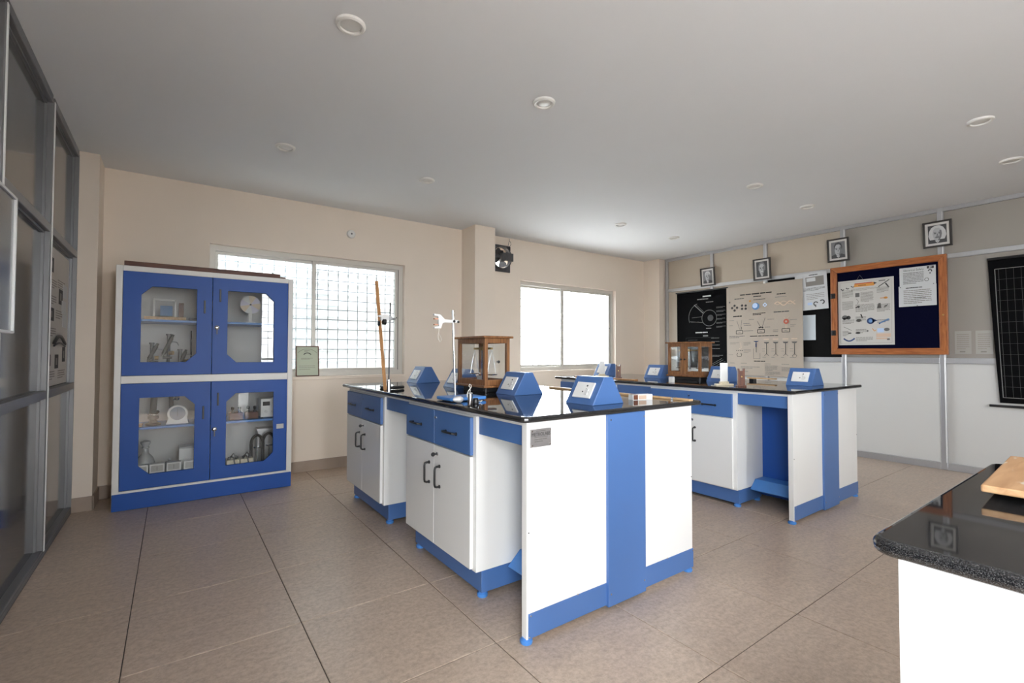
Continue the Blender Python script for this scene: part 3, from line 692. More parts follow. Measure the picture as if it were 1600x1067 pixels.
for k, x in enumerate((0.60, 0.70)):
    t = thing('tangent_galvanometer', (x, 4.62 + 0.06 * k, 0.142), ['black arched coil galvanometer at the bottom of the lower right compartment', 'black arched galvanometer half hidden at the lower right door edge'][k], 'galvanometer', 'black galvanometers')
    y = 4.62 + 0.06 * k
    B('base', 'black_iron', t, x - 0.05, x + 0.05, y - 0.05, y + 0.05, 0.142, 0.20, 0.006)
    MB().tube([(x + 0.045 * math.cos(a), y, 0.37 + 0.075 * math.sin(a)) for a in [math.pi * i / 14 for i in range(15)]], 0.012, 8).cyl((x - 0.045, y, 0.2), (x - 0.045, y, 0.375), 0.013).cyl((x + 0.045, y, 0.2), (x + 0.045, y, 0.375), 0.013).build('coil', 'black_iron', t, smooth=True)
    MB().cyl((x, y - 0.02, 0.2), (x, y - 0.02, 0.34), 0.004).lathe((x, y - 0.02, 0.34), [(0.026, 0), (0.03, 0.006), (0.026, 0.012)], 16).build('needle_mount', 'chrome', t, smooth=True)
t = thing('grey_case', (0.69, 4.80, 0.142), 'grey metal case behind the black galvanometers', 'box')
B('body', 'steel', t, 0.62, 0.76, 4.76, 4.88, 0.142, 0.46, 0.003); B('lid', 'aluminium', t, 0.615, 0.765, 4.755, 4.885, 0.46, 0.48, 0.003)
for k, x in enumerate((0.37, 0.47)):
    t = thing('plug_key_board', (x + 0.05, 4.60, 0.142), ['pale board with tangled black leads, left at the cabinet bottom', 'pale board with black leads beside the arched galvanometer'][k], 'circuit board', 'boards with leads')
    B('board', 'wood_block', t, x, x + 0.092, 4.54, 4.66, 0.142, 0.27, 0.003)
    MB().tube([(x + 0.01, 4.56, 0.275), (x + 0.03, 4.55, 0.30), (x + 0.05, 4.535, 0.29), (x + 0.055, 4.53, 0.25), (x + 0.06, 4.53, 0.22)], 0.005, 6).tube([(x + 0.03, 4.60, 0.275), (x + 0.05, 4.58, 0.315), (x + 0.08, 4.56, 0.28)], 0.006, 6).build('lead', 'black_plastic', t, smooth=True)
    MB().cyl((x + 0.02, 4.56, 0.27), (x + 0.02, 4.56, 0.295), 0.01).cyl((x + 0.07, 4.58, 0.27), (x + 0.07, 4.58, 0.295), 0.01).build('terminal', 'black_plastic', t)

# ================================================================ benches
def slab(name, x0, x1, y0, y1, z0, z1, r, label):
    pts = []
    for (cx, cy, a) in ((x0 + r, y0 + r, math.pi), (x1 - r, y0 + r, 1.5 * math.pi), (x1 - r, y1 - r, 0), (x0 + r, y1 - r, 0.5 * math.pi)):
        for i in range(7):
            t = a + i * math.pi / 12
            pts.append((cx + r * math.cos(t), cy + r * math.sin(t)))
    o = MB().prism(pts, z0, z1, 'z').build(name, 'granite', None)
    bv = o.modifiers.new('bullnose', 'BEVEL'); bv.width = (z1 - z0) * 0.42; bv.segments = 4; bv.limit_method = 'ANGLE'; bv.angle_limit = math.radians(60)
    return tag(o, label, 'worktop', 'black granite worktops')

def foot(x, y, parent, h=0.022):
    MB().lathe((x, y, 0.0), [(0.024, 0), (0.026, 0.004), (0.026, h * 0.55), (0.018, h * 0.75), (0.018, h)], 18).build('foot', 'blue_base', parent, smooth=True)

def bow(mb, p0, p1, out, r=0.0055):
    """D handle from p0 to p1 standing out along vector out"""
    p0 = Vector(p0); p1 = Vector(p1); o = Vector(out); d = (p1 - p0).normalized() * min(0.016, (p1 - p0).length * 0.2)
    mb.tube([p0, p0 + o * 0.6, p0 + o * 0.92 + d * 0.25, p0 + o + d, p1 + o - d, p1 + o * 0.92 - d * 0.25, p1 + o * 0.6, p1], r, 10)
    return mb.cyl(p0, p0 + o * 0.12, r * 1.7).cyl(p1, p1 + o * 0.12, r * 1.7)

def base_cabinet(ox, y0, label):
    """unit facing -X, from y0 to y0 + 0.785"""
    y1 = y0 + 0.785; xf = 1.165 + ox; xb = 1.545 + ox; ym = (y0 + y1) / 2 + 0.015
    t = thing('base_cabinet', (1.35 + ox, ym, 0), label, 'cabinet', 'white base cabinets under the benches')
    B('body', 'white_laminate', t, xf, xb, y0, y1, 0.132, 0.862, 0.0015)
    B('plinth', 'blue_paint', t, xf + 0.035, xb - 0.01, y0 + 0.006, y1 - 0.03, 0.026, 0.132, 0.002)
    for (fx, fy) in ((xf + 0.055, y0 + 0.03), (xf + 0.055, y1 - 0.06), (xb - 0.04, y0 + 0.03)): foot(fx, fy, t, 0.027)
    for s, (a, c) in enumerate(((ym + 0.0015, y1 - 0.008), (y0 + 0.028, ym - 0.0015))):
        d = B('drawer', 'blue_paint', t, xf - 0.018, xf - 0.0005, a, c, 0.674, 0.853, 0.0015)
        mid = (a + c) / 2 + (0.03 if s == 0 else 0)
        bow(MB(), (xf - 0.018, mid - 0.055, 0.757), (xf - 0.018, mid + 0.055, 0.757), (-0.026, 0, 0.004)).build('handle', 'black_plastic', d, smooth=True)
        if s == 1: MB().lathe((xf - 0.018, c - 0.016, 0.816), [(0.008, 0), (0.008, -0.004), (0.003, -0.005)], 14, axis='x').build('lock', 'chrome', d, smooth=True)
        d = B('door', 'white_laminate', t, xf - 0.018, xf - 0.0005, a, c, 0.142, 0.667, 0.0015)
        hy = ym + 0.055 if s == 0 else ym - 0.068
        bow(MB(), (xf - 0.018, hy, 0.458), (xf - 0.018, hy, 0.564), (-0.03, 0, 0)).build('handle', 'black_plastic', d, smooth=True)
        if s == 1:
            ky, kz = c - 0.045, 0.626
            MB().lathe((xf - 0.018, ky, kz), [(0.010, 0), (0.010, -0.005), (0.004, -0.006)], 14, axis='x').build('lock', 'chrome', d, smooth=True)
            MB().box(xf - 0.044, xf - 0.024, ky - 0.002, ky + 0.002, kz - 0.004, kz + 0.004).cyl((xf - 0.046, ky - 0.0025, kz), (xf - 0.046, ky + 0.0025, kz), 0.011, seg=12).build('key', 'black_plastic', d)
    return t

def bench(ox, which):
    x0, x1 = 1.157 + ox, 2.272 + ox; y0, y1 = 1.512, 1.545; sx0, sx1 = 1.612 + ox, 1.872 + ox
    t = thing('bench_frame', ((x0 + x1) / 2, 2.7, 0), f'white and blue {which} laboratory bench frame with end panel, stripe and footrest', 'bench frame', 'laboratory bench frames')
    ep = MB().box(x0, sx0 + 0.05, y0, y1, 0.02, 0.88).box(sx1 - 0.05, x1, y0, y1, 0.02, 0.88).build('end_panel', 'white_laminate', t, 0.0015)
    B('stripe', 'blue_paint', t, sx0, sx1, y0 - 0.014, y1 - 0.004, 0.014, 0.88, 0.0015)
    k1 = B('kick_plate', 'blue_paint', t, x0 + 0.008, sx0, y0 - 0.003, y0 + 0.006, 0.022, 0.12, 0.001)
    k2 = B('kick_plate', 'blue_paint', t, sx1, x1 + 0.004, y0 - 0.003, y0 + 0.02, 0.022, 0.12, 0.001)
    for (sx, sz, p) in ((x0 + 0.018, 0.112, k1), (x0 + 0.012, 0.03, k1), (1.43 + ox, 0.123, k1), (x1 - 0.004, 0.11, k2), (2.05 + ox, 0.123, k2)):
        MB().cyl((sx, y0 - 0.0035, sz), (sx, y0 - 0.006, sz), 0.0035, seg=10).build('screw', 'chrome', p)
    for (sx, sz) in ((sx0 + 0.016, 0.855), (sx1 - 0.012, 0.855), (sx0 + 0.015, 0.07), (sx1 - 0.014, 0.07)):
        MB().cyl((sx, y0 - 0.0145, sz), (sx, y0 - 0.017, sz), 0.0042, seg=10).build('screw', 'chrome', t)
    for (sx, sz) in ((x0 + 0.01, 0.44), (x1 - 0.006, 0.50)):
        MB().cyl((sx, y0, sz), (sx, y0 - 0.002, sz), 0.003, seg=10).build('screw', 'steel_dark', ep)
    for fx, fy in ((x0 + 0.012, 1.53), (x1 - 0.02, 1.53), (x0 + 0.11, 3.90), (x1 - 0.02, 3.90)): foot(fx, fy, t)
    B('far_end_panel', 'white_laminate', t, x0 + 0.08, x1, 3.886, 3.916, 0.02, 0.88, 0.0015)
    B('core_panel', 'cabinet_blue', t, 1.547 + ox, 1.56 + ox, y1, 3.886, 0.04, 0.88)  # darker cabinet blue stands in for the shade in the knee hole
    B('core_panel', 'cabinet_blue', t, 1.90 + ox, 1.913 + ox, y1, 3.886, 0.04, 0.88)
    B('top_rail', 'white_laminate', t, x0 + 0.008, x0 + 0.03, y1, 3.886, 0.863, 0.88, 0.001)
    for (a, c) in ((y1 + 0.001, 1.908), (2.699, 3.098)):
        B('apron', 'blue_paint', t, x0 + 0.02, x0 + 0.034, a, c, 0.778, 0.862, 0.001)
        fr = [(1.345 + ox, 0.118), (1.418 + ox, 0.184), (1.424 + ox, 0.178), (1.352 + ox, 0.111)]
        MB().prism(fr, a, c, 'y').box(1.418 + ox, 1.546 + ox, a, c, 0.172, 0.184).build('footrest', 'blue_base', t)
    return t
bn1 = bench(0, 'left')
bn2 = bench(BD, 'right')
base_cabinet(0, 1.912, 'white base cabinet with two doors and blue drawers, near one of left bench')
base_cabinet(0, 3.101, 'white base cabinet with two doors and blue drawers, far one of left bench')
base_cabinet(BD, 1.912, 'white base cabinet with blue drawers, near one under the right bench')
base_cabinet(BD, 3.101, 'white base cabinet with blue drawers, far one of right bench, mostly hidden')
slab('worktop', 1.125, 2.345, 1.488, 3.965, 0.881, TOP, 0.03, 'polished black granite worktop of the left bench reflecting the window')
slab('worktop', 1.125 + BD, 2.345 + BD, 1.488, 3.965, 0.881, TOP, 0.03, 'polished black granite worktop of the right bench near the posters')

# maker's plate on the left bench
pl = B('name_plate', 'steel_plate', bn1, 1.173, 1.281, 1.508, 1.512, 0.778, 0.851, 0.001); pl['label'] = 'brushed steel name plate'
text_mesh('METROLABS', 0.02, (1.227, 1.5072, 0.829), (1, 0, 0), (0, 0, 1), 'ink', pl, width=0.098)
pp = Print((1.173, 1.508, 0.778), (1, 0, 0), (0, 0, 1), (0, -1, 0))
pp.para(0.02, 0.018, 0.07, 0.026, 3, 'ink_grey', random.Random(3)); pp.rect(0.028, 0.064, 0.05, 0.002, 'ink_grey'); pp.build(pl)
for (x, z) in ((1.18, 0.844), (1.274, 0.844), (1.18, 0.786), (1.274, 0.786)):
    MB().cyl((x, 1.508, z), (x, 1.506, z), 0.0035, seg=10).build('rivet', 'chrome', pl)

# ---- raised socket housings on the benches
def pod(cx, y0, y1, label):
    t = thing('socket_housing', (cx, (y0 + y1) / 2, TOP), label, 'socket box', 'blue socket housings on the benches')
    hb, ht, h = 0.112, 0.03, 0.136
    hs = MB().prism([(cx - hb, TOP), (cx + hb, TOP), (cx + ht, TOP + h), (cx - ht, TOP + h)], y0, y1, 'y').build('housing', 'blue_paint', t, 0.003)
    for s in (-1, 1):
        nx, nz = h, hb - ht; L = math.hypot(nx, nz); n = Vector((s * nx / L, 0, nz / L)); up_ = Vector((-s * nz / L, 0, nx / L)); yd = Vector((0, 1, 0))
        c = Vector((cx + s * (hb + ht) / 2, (y0 + y1) / 2, TOP + h / 2))
        M = Matrix(((up_.x, 0, n.x, c.x), (up_.y, 1, n.y, c.y), (up_.z, 0, n.z, c.z), (0, 0, 0, 1)))
        w = 0.062
        pt = MB().box(-0.045, 0.042, -w, w, 0.0005, 0.008, M=M).build('socket_plate', 'socket_white', t, 0.002)
        hl = MB()
        for (a, q, r) in ((0.022, 0.018 * -s, 0.005), (-0.012, 0.036 * -s, 0.004), (-0.012, 0.0 * -s, 0.004), (0.004, 0.018 * -s, 0.0035)):
            hl.cyl(M @ Vector((a, -q, 0.007)), M @ Vector((a, -q, 0.0086)), r, seg=10)
        hl.build('socket_hole', 'socket_hole', pt)
        MB().box(-0.028, 0.004, 0.026 * s - 0.011, 0.026 * s + 0.011, 0.008, 0.0105, M=M).build('switch', 'switch_grey', pt, 0.001)
    return t
PC = 1.765
pod(PC, 1.637, 1.832, 'blue sloped socket housing nearest the camera on the left bench')
pod(PC, 2.285, 2.485, 'blue socket housing in front of the wooden balance case on the left bench')
pod(PC, 3.0, 3.2, 'blue socket housing behind the balance case on the left bench')
pod(PC, 3.68, 3.885, 'blue socket housing at the far window end of the left bench')
pod(PC + BD + 0.11, 1.637, 1.832, 'blue socket housing nearest the pin board end of the right bench')
pod(PC + BD + 0.03, 2.285, 2.485, 'blue socket housing behind the white upright plate on the right bench')
pod(PC + BD + 0.04, 3.0, 3.2, 'blue socket housing left of the balance case on the right bench')
pod(PC + BD, 3.68, 3.885, 'blue socket housing at the far end of the right bench by the window')

# ---- glazed wooden balance cases
def balance_case(x0, y0, label, doors=False):
    w, d = 0.195, 0.355; z0, z1 = 0.937, 1.268; x1, y1 = x0 + w, y0 + d; cx, cy = (x0 + x1) / 2, (y0 + y1) / 2
    t = thing('balance_case', (cx, cy, TOP), label, 'balance', 'wooden balance cases')
    B('base_board', 'wood_case', t, x0 - 0.012, x1 + 0.012, y0 - 0.012, y1 + 0.012, z0, z0 + 0.014, 0.003)
    rf = B('roof_board', 'wood_case', t, x0 - 0.018, x1 + 0.018, y0 - 0.018, y1 + 0.018, z1 - 0.012, z1 + 0.002, 0.003)
    pw = 0.024
    for (px, py) in ((x0, y0), (x1 - pw, y0), (x0, y1 - pw), (x1 - pw, y1 - pw)):
        B('corner_post', 'wood_case', t, px, px + pw, py, py + pw, z0 + 0.014, z1 - 0.012, 0.002)
    for (za, zb, nm) in ((z0 + 0.014, z0 + 0.05, 'lower_rail'), (z1 - 0.044, z1 - 0.012, 'upper_rail')):
        for xx in (x0 + 0.002, x1 - 0.02): B(nm, 'wood_case', t, xx, xx + 0.018, y0 + pw, y1 - pw, za, zb, 0.0015)
        for yy in (y0 + 0.002, y1 - 0.02): B(nm, 'wood_case', t, x0 + pw, x1 - pw, yy, yy + 0.018, za, zb, 0.0015)
    for xx in (x0 + 0.009, x1 - 0.012): B('glass_pane', 'glass_clear', t, xx, xx + 0.003, y0 + pw, y1 - pw, z0 + 0.05, z1 - 0.044)
    for yy in (y0 + 0.009, y1 - 0.012): B('glass_pane', 'glass_clear', t, x0 + pw, x1 - pw, yy, yy + 0.003, z0 + 0.05, z1 - 0.044)
    if doors:
        for (fa, fb) in ((0.40, 0.49), (0.51, 0.60)):
            ds = B('door_stile', 'wood_case', t, x0 - 0.004, x0 + 0.018, y0 + d * fa, y0 + d * fb, z0 + 0.02, z1 - 0.016, 0.002)
            MB().lathe((x0 - 0.004, y0 + d * (fa + fb) / 2, (z0 + z1) / 2), [(0.006, 0.0), (0.006, -0.008), (0.009, -0.013), (0.004, -0.016)], 12, axis='x').build('knob', 'black_plastic', ds, smooth=True)
    MB().lathe((cx, y0 - 0.0, (z0 + z1) / 2), [(0.006, 0.002), (0.006, -0.008), (0.010, -0.014), (0.004, -0.018)], 12, axis='y').build('knob', 'black_plastic', t, smooth=True)
    for (px, py) in ((x0 + 0.02, y0 + 0.02), (x1 - 0.02, y0 + 0.02), (cx, y1 - 0.03)):
        MB().cyl((px, py, TOP), (px, py, z0), 0.009).cyl((px, py, TOP + 0.004), (px, py, TOP + 0.012), 0.018).build('levelling_foot', 'black_iron', t, smooth=True)
    B('under_tray', 'black_iron', t, x0 + 0.02, x1 - 0.02, y0 + 0.045, y1 - 0.05, TOP + 0.001, TOP + 0.028, 0.003)
    # the balance itself
    MB().cyl((cx, cy, z0 + 0.014), (cx, cy, z1 - 0.075), 0.010).lathe((cx, cy, z0 + 0.014), [(0.035, 0), (0.033, 0.01), (0.014, 0.02)], 16).build('pillar', 'steel_dark', t, smooth=True)
    bmn = MB().box(cx - 0.006, cx + 0.006, cy - 0.115, cy + 0.115, z1 - 0.085, z1 - 0.072).cyl((cx - 0.012, cy, z1 - 0.078), (cx + 0.012, cy, z1 - 0.078), 0.014).build('beam', 'brass', t, 0.002)
    for s in (-1, 1):
        yy = cy + s * 0.108
        MB().lathe((cx, yy, z0 + 0.075), [(0.012, 0), (0.036, 0.003), (0.038, 0.009)], 18).build('pan', 'chrome', t, smooth=True)
        MB().tube([(cx - 0.034, yy, z0 + 0.082), (cx - 0.02, yy, z0 + 0.16), (cx, yy, z1 - 0.085), (cx + 0.02, yy, z0 + 0.16), (cx + 0.034, yy, z0 + 0.082)], 0.0022, 6).build('hanger', 'steel', t)
    MB().box(cx - 0.012, cx - 0.010, cy - 0.004, cy + 0.004, z0 + 0.05, z1 - 0.09).build('pointer', 'chrome', t)
    B('scale_card', 'poster_cream', t, cx - 0.03, cx - 0.028, cy - 0.03, cy + 0.03, z0 + 0.04, z0 + 0.07)
    return t
balance_case(1.614, 2.55, 'glazed wooden balance case on the left bench')
balance_case(3.985, 2.555, 'glazed wooden balance case on the right bench in front of the black chart', doors=True)
o = MB().prism([(3.60, 2.585), (3.605, 2.625), (3.64, 2.625), (3.635, 2.585)], TOP, TOP + 0.045, 'z').build('paper_tag', 'socket_white'); tag(o, 'small white folded paper below the right balance case', 'paper')

# ---- retort stand with wooden metre rule
def spot_at(p): return Vector(p)
t = thing('retort_stand', (1.215, 3.16, TOP), 'thin black retort stand with clamp at the far left edge of the left bench', 'stand')
MB().tube([(1.215, 3.16, TOP + 0.012), (1.20, 3.25, TOP + 0.012), (1.235, 3.36, TOP + 0.012), (1.27, 3.40, TOP + 0.016)], 0.011, 8).tube([(1.215, 3.16, TOP + 0.012), (1.27, 3.15, TOP + 0.014), (1.33, 3.18, TOP + 0.012)], 0.011, 8).build('base', 'black_iron', t, smooth=True)
MB().cyl((1.215, 3.16, TOP), (1.215, 3.16, TOP + 0.07), 0.016, 0.012).build('boss', 'chrome', t, smooth=True)
MB().cyl((1.215, 3.16, TOP + 0.05), (1.222, 3.16, 1.508), 0.0055, seg=12).build('rod', 'steel_dark', t, smooth=True)
zc = 1.40
cl = MB().cyl((1.20, 3.16, zc), (1.26, 3.16, zc - 0.004), 0.007).box(1.205, 1.235, 3.148, 3.172, zc - 0.014, zc + 0.014).build('clamp', 'steel', t, 0.002)
MB().box(1.148, 1.205, 3.135, 3.165, zc - 0.018, zc + 0.022).box(1.13, 1.16, 3.13, 3.15, zc + 0.004, zc + 0.016).build('clamp_jaw', 'clamp_white', cl, 0.003)
MB().cyl((1.158, 3.13, zc - 0.03), (1.178, 3.13, zc - 0.03), 0.02).cyl((1.128, 3.135, zc - 0.04), (1.136, 3.135, zc - 0.04), 0.017).build('clamp_knob', 'black_plastic', cl, smooth=True)
rl = thing('metre_rule', (1.165, 3.12, TOP), 'long wooden metre rule clamped upright at the far end of the left bench', 'rule')
a = Vector((1.178, 3.125, TOP + 0.001)); c = Vector((1.133, 3.19, 1.655)); ax = (c - a).normalized(); sx = Vector((0.82, -0.57, 0)); sx = (sx - ax * sx.dot(ax)).normalized(); sy = ax.cross(sx)
M = Matrix(((sx.x, sy.x, ax.x, a.x), (sx.y, sy.y, ax.y, a.y), (sx.z, sy.z, ax.z, a.z), (0, 0, 0, 1)))
L = (c - a).length
MB().box(-0.011, 0.011, -0.004, 0.004, 0.0, L, M=M).build('strip', 'wood_rule', rl)
tk = MB()
for k in range(36):
    tk.box(-0.0112, -0.0112 + (0.009 if k % 5 == 0 else 0.005), -0.0045, -0.004, 0.02 + k * 0.02, 0.0208 + k * 0.02, M=M)
tk.build('graduation', 'ink', rl)['kind'] = 'stuff'

# ---- second retort stand, blue base, white burette clamp
t = thing('retort_stand', (1.262, 2.30, TOP), 'chrome rod retort stand on a blue base with white clamp, left bench', 'stand')
MB().box(1.165, 1.385, 2.17, 2.33, TOP + 0.004, TOP + 0.022).build('base', 'blue_base', t, 0.006, seg=3)
MB().cyl((1.20, 2.20, TOP), (1.20, 2.20, TOP + 0.005), 0.012).cyl((1.35, 2.20, TOP), (1.35, 2.20, TOP + 0.005), 0.012).cyl((1.20, 2.30, TOP), (1.20, 2.30, TOP + 0.005), 0.012).cyl((1.35, 2.30, TOP), (1.35, 2.30, TOP + 0.005), 0.012).build('rubber_pad', 'rubber_grey', t)
MB().cyl((1.264, 2.30, TOP + 0.02), (1.246, 2.30, 1.393), 0.006, seg=14).build('rod', 'chrome', t, smooth=True)
zc = 1.333
cl = MB().box(1.19, 1.275, 2.287, 2.301, zc - 0.009, zc + 0.008).build('clamp_arm', 'clamp_white', t, 0.003)
MB().cyl((1.246, 2.28, zc), (1.246, 2.285, zc), 0.007).cyl((1.272, 2.28, zc - 0.003), (1.272, 2.286, zc - 0.003), 0.006).build('clamp_screw', 'black_iron', cl)
MB().prism([(1.19, zc + 0.010), (1.165, zc + 0.034), (1.128, zc + 0.036), (1.128, zc + 0.026), (1.153, zc + 0.022), (1.156, zc - 0.028), (1.13, zc - 0.034), (1.13, zc - 0.042), (1.168, zc - 0.042), (1.178, zc - 0.014), (1.19, zc - 0.010)], 2.285, 2.303, 'y').build('clamp_jaw', 'clamp_white', t, 0.002)
MB().box(1.13, 1.152, 2.287, 2.301, zc + 0.006, zc + 0.013).box(1.13, 1.152, 2.287, 2.301, zc - 0.024, zc - 0.018).build('cork_grip', 'clamp_cork', t)
MB().tube([(1.158, 2.29, zc - 0.04), (1.156, 2.288, zc - 0.07), (1.166, 2.286, zc - 0.085), (1.172, 2.286, zc - 0.10), (1.164, 2.286, zc - 0.115), (1.152, 2.287, zc - 0.095), (1.150, 2.288, zc - 0.07)], 0.0013, 6).build('thread', 'string', t)

# ---- slotted cylinder weight with thread
t = thing('hanging_weight', (1.152, 1.95, TOP), 'small steel cylinder weight with looped white thread at left bench edge', 'weight')
MB().lathe((1.152, 1.95, TOP), [(0.0115, 0), (0.0125, 0.002), (0.0125, 0.062), (0.0085, 0.066), (0.004, 0.067)], 20).build('cylinder', 'chrome', t, smooth=True)
MB().tube([(1.152, 1.95, TOP + 0.066), (1.152, 1.95, TOP + 0.09), (1.146, 1.952, TOP + 0.098), (1.152, 1.953, TOP + 0.106), (1.159, 1.951, TOP + 0.10), (1.157, 1.95, TOP + 0.09), (1.143, 1.95, TOP + 0.076), (1.136, 1.95, TOP + 0.06), (1.138, 1.952, TOP + 0.045)], 0.0016, 6).build('thread', 'string', t)
t = thing('thread_coil', (1.262, 2.09, TOP), 'loose white thread lying beside the blue stand base', 'thread')
MB().tube([(1.235 + 0.02 * math.cos(0.9 * k) + 0.006 * k, 2.085 + 0.018 * math.sin(1.3 * k), TOP + 0.003 + 0.004 * (k % 3)) for k in range(10)], 0.0016, 6).build('thread', 'string', t)
t = thing('plumb_bob', (1.185, 2.12, TOP), 'pale grey pear shaped bob lying beside the blue stand base', 'bob')
MB().lathe((1.185, 2.12, TOP + 0.018), [(0.001, -0.035), (0.010, -0.025), (0.017, -0.005), (0.017, 0.01), (0.010, 0.022), (0.003, 0.026)], 18, axis='x').build('body', 'aluminium_white', t, smooth=True)
MB().cyl((1.211, 2.12, TOP + 0.018), (1.217, 2.12, TOP + 0.018), 0.0025).build('eye', 'steel', t)
t = thing('rubber_cork', (1.235, 2.04, TOP), 'small dark rubber bung in front of the blue stand base', 'bung')
MB().lathe((1.24, 2.045, TOP), [(0.015, 0), (0.017, 0.004), (0.013, 0.026), (0.011, 0.028)], 18).build('body', 'black_plastic', t, smooth=True)
MB().cyl((1.24, 2.045, TOP + 0.0275), (1.24, 2.045, TOP + 0.029), 0.004, seg=10).build('bore', 'rubber_grey', t)

# ---- long wooden strip and small carton at the right edge of the left bench
t = thing('wooden_scale', (2.26, 2.05, TOP), 'long thin wooden scale lying along the right edge of the left bench', 'rule')
B('strip', 'wood_light', t, 2.235, 2.27, 1.50, 2.66, TOP + 0.0005, TOP + 0.010, 0.001)
B('end_clip', 'chrome', t, 2.233, 2.272, 1.60, 1.615, TOP + 0.0005, TOP + 0.0115, 0.001)
t = thing('small_carton', (2.10, 1.71, TOP), 'small white and brown printed carton beside the nearest socket housing', 'carton')
M = Matrix.Translation((2.10, 1.71, TOP)) @ Matrix.Rotation(-0.28, 4, 'Z')
MB().box(-0.065, 0.06, -0.022, 0.022, 0.0, 0.03, M=M).build('body', 'socket_white', t, 0.001)
MB().box(-0.062, -0.034, -0.0226, -0.022, 0.002, 0.028, M=M).box(-0.062, -0.03, -0.022, 0.022, 0.03, 0.0305, M=M).build('label', 'wood_brown', t)
MB().box(-0.03, 0.02, -0.0226, -0.022, 0.004, 0.026, M=M).build('print_band', 'ink_peach', t)

# ---- right bench: screens, wooden holders, sticks
def screen(x, y, label, h=0.165, block=True):
    t = thing('white_screen', (x, y, TOP), label, 'screen', 'white upright screens')
    M = Matrix.Translation((x, y, TOP)) @ Matrix.Rotation(math.radians(-38), 4, 'Z')
    MB().box(-0.07, 0.07, -0.02, 0.02, 0.0, 0.012, M=M).box(-0.035, 0.035, -0.015, 0.015, 0.012, 0.03, M=M).build('foot_block', 'wood_block', t, 0.002)
    MB().box(-0.029, 0.029, -0.004, 0.004, 0.028, h, M=M).build('plate', 'socket_white', t, 0.001)
    return t
screen(3.60, 2.10, 'white upright screen on pale block at the near edge of the right bench', 0.178)
screen(3.80, 3.62, 'white upright screen at the far window end of the right bench', 0.17)
def holder(x, y, label, h=0.14):
    t = thing('wooden_holder', (x, y, TOP), label, 'holder', 'brown wooden holders')
    M = Matrix.Translation((x, y, TOP)) @ Matrix.Rotation(math.radians(-38), 4, 'Z')
    MB().prism([(-0.026, 0.0), (0.026, 0.0), (0.024, h), (0.016, h), (0.014, h - 0.02), (-0.014, h - 0.02), (-0.016, h), (-0.024, h)], -0.012, 0.012, 'y').v
    mb = MB().prism([(-0.026, 0.0), (0.026, 0.0), (0.025, h), (0.017, h), (0.012, h - 0.018), (-0.012, h - 0.018), (-0.017, h), (-0.025, h)], -0.012, 0.012, 'y')
    mb.v = [tuple(M @ Vector(p)) for p in mb.v]; mb.build('upright', 'wood_brown', t, 0.001)
    MB().box(-0.033, 0.033, -0.022, 0.022, 0.0, 0.012, M=M).build('foot', 'wood_brown', t, 0.002)
    MB().cyl(M @ Vector((0, -0.012, h * 0.55)), M @ Vector((0, -0.017, h * 0.55)), 0.005, seg=10).build('screw', 'brass', t)
    return t
holder(3.545, 1.93, 'brown wooden holder standing near the end of the right bench')
holder(3.70, 3.30, 'brown wooden holder at the far end of the right bench')
t = thing('wooden_plank', (3.60, 3.35, TOP), 'thin brown plank lying on the far end of the right bench', 'plank')
B('board', 'wood_rule', t, 3.50, 3.56, 2.93, 3.72, TOP + 0.0005, TOP + 0.010, 0.001); B('end_strip', 'wood_brown', t, 3.498, 3.562, 3.72, 3.735, TOP + 0.0005, TOP + 0.011, 0.001)
t = thing('wooden_stick', (4.36, 2.24, TOP), 'pale wooden stick resting on a black block on the right bench', 'stick')
B('stick', 'wood_light', t, 4.33, 4.37, 2.05, 2.30, TOP + 0.022, TOP + 0.034, 0.001)
B('support', 'black_plastic', t, 4.32, 4.375, 2.235, 2.275, TOP + 0.0005, TOP + 0.022, 0.001)

# ================================================================ teacher's desk
dk = thing('teacher_desk', (1.43, -0.45, 0), 'white desk body under the black worktop at the lower right corner', 'desk')
mb = MB().box(1.0, 1.018, -1.16, 0.276, 0.0, 0.826).box(1.018, 1.84, 0.256, 0.276, 0.0, 0.826).box(1.822, 1.84, -1.16, 0.256, 0.0, 0.826).box(1.018, 1.822, -1.16, -1.14, 0.0, 0.826)
mb.build('body', 'white_laminate', dk, 0.0015)
B('kick_plate', 'blue_paint', dk, 0.997, 1.0, -1.16, 0.276, 0.02, 0.11); B('inner_shelf', 'white_laminate', dk, 1.018, 1.822, -1.14, 0.256, 0.40, 0.418)
slab('worktop', 0.955, 1.90, -1.2, 0.306, 0.826, 0.853, 0.035, 'black granite worktop with pale flecks on the desk at lower right')
M = Matrix.Translation((1.387, 0.240, 0.853)) @ Matrix.Rotation(math.radians(2.5), 4, 'Z')
t = thing('drawing_board', tuple(M @ Vector((0.23, -0.18, 0))), 'scuffed pale wooden drawing board lying on the black desk top', 'board')
MB().box(0.0, 0.46, -0.36, 0.0, 0.017, 0.032, M=M).build('board', 'drawing_board' if 'drawing_board' in MATS else 'wood_light', t, 0.003)
for x in (0.09, 0.36): MB().box(x, x + 0.03, -0.32, -0.06, 0.0, 0.017, M=M).build('batten', 'black_plastic', t, 0.001)  # coloured black to merge with the shaded gap under the board

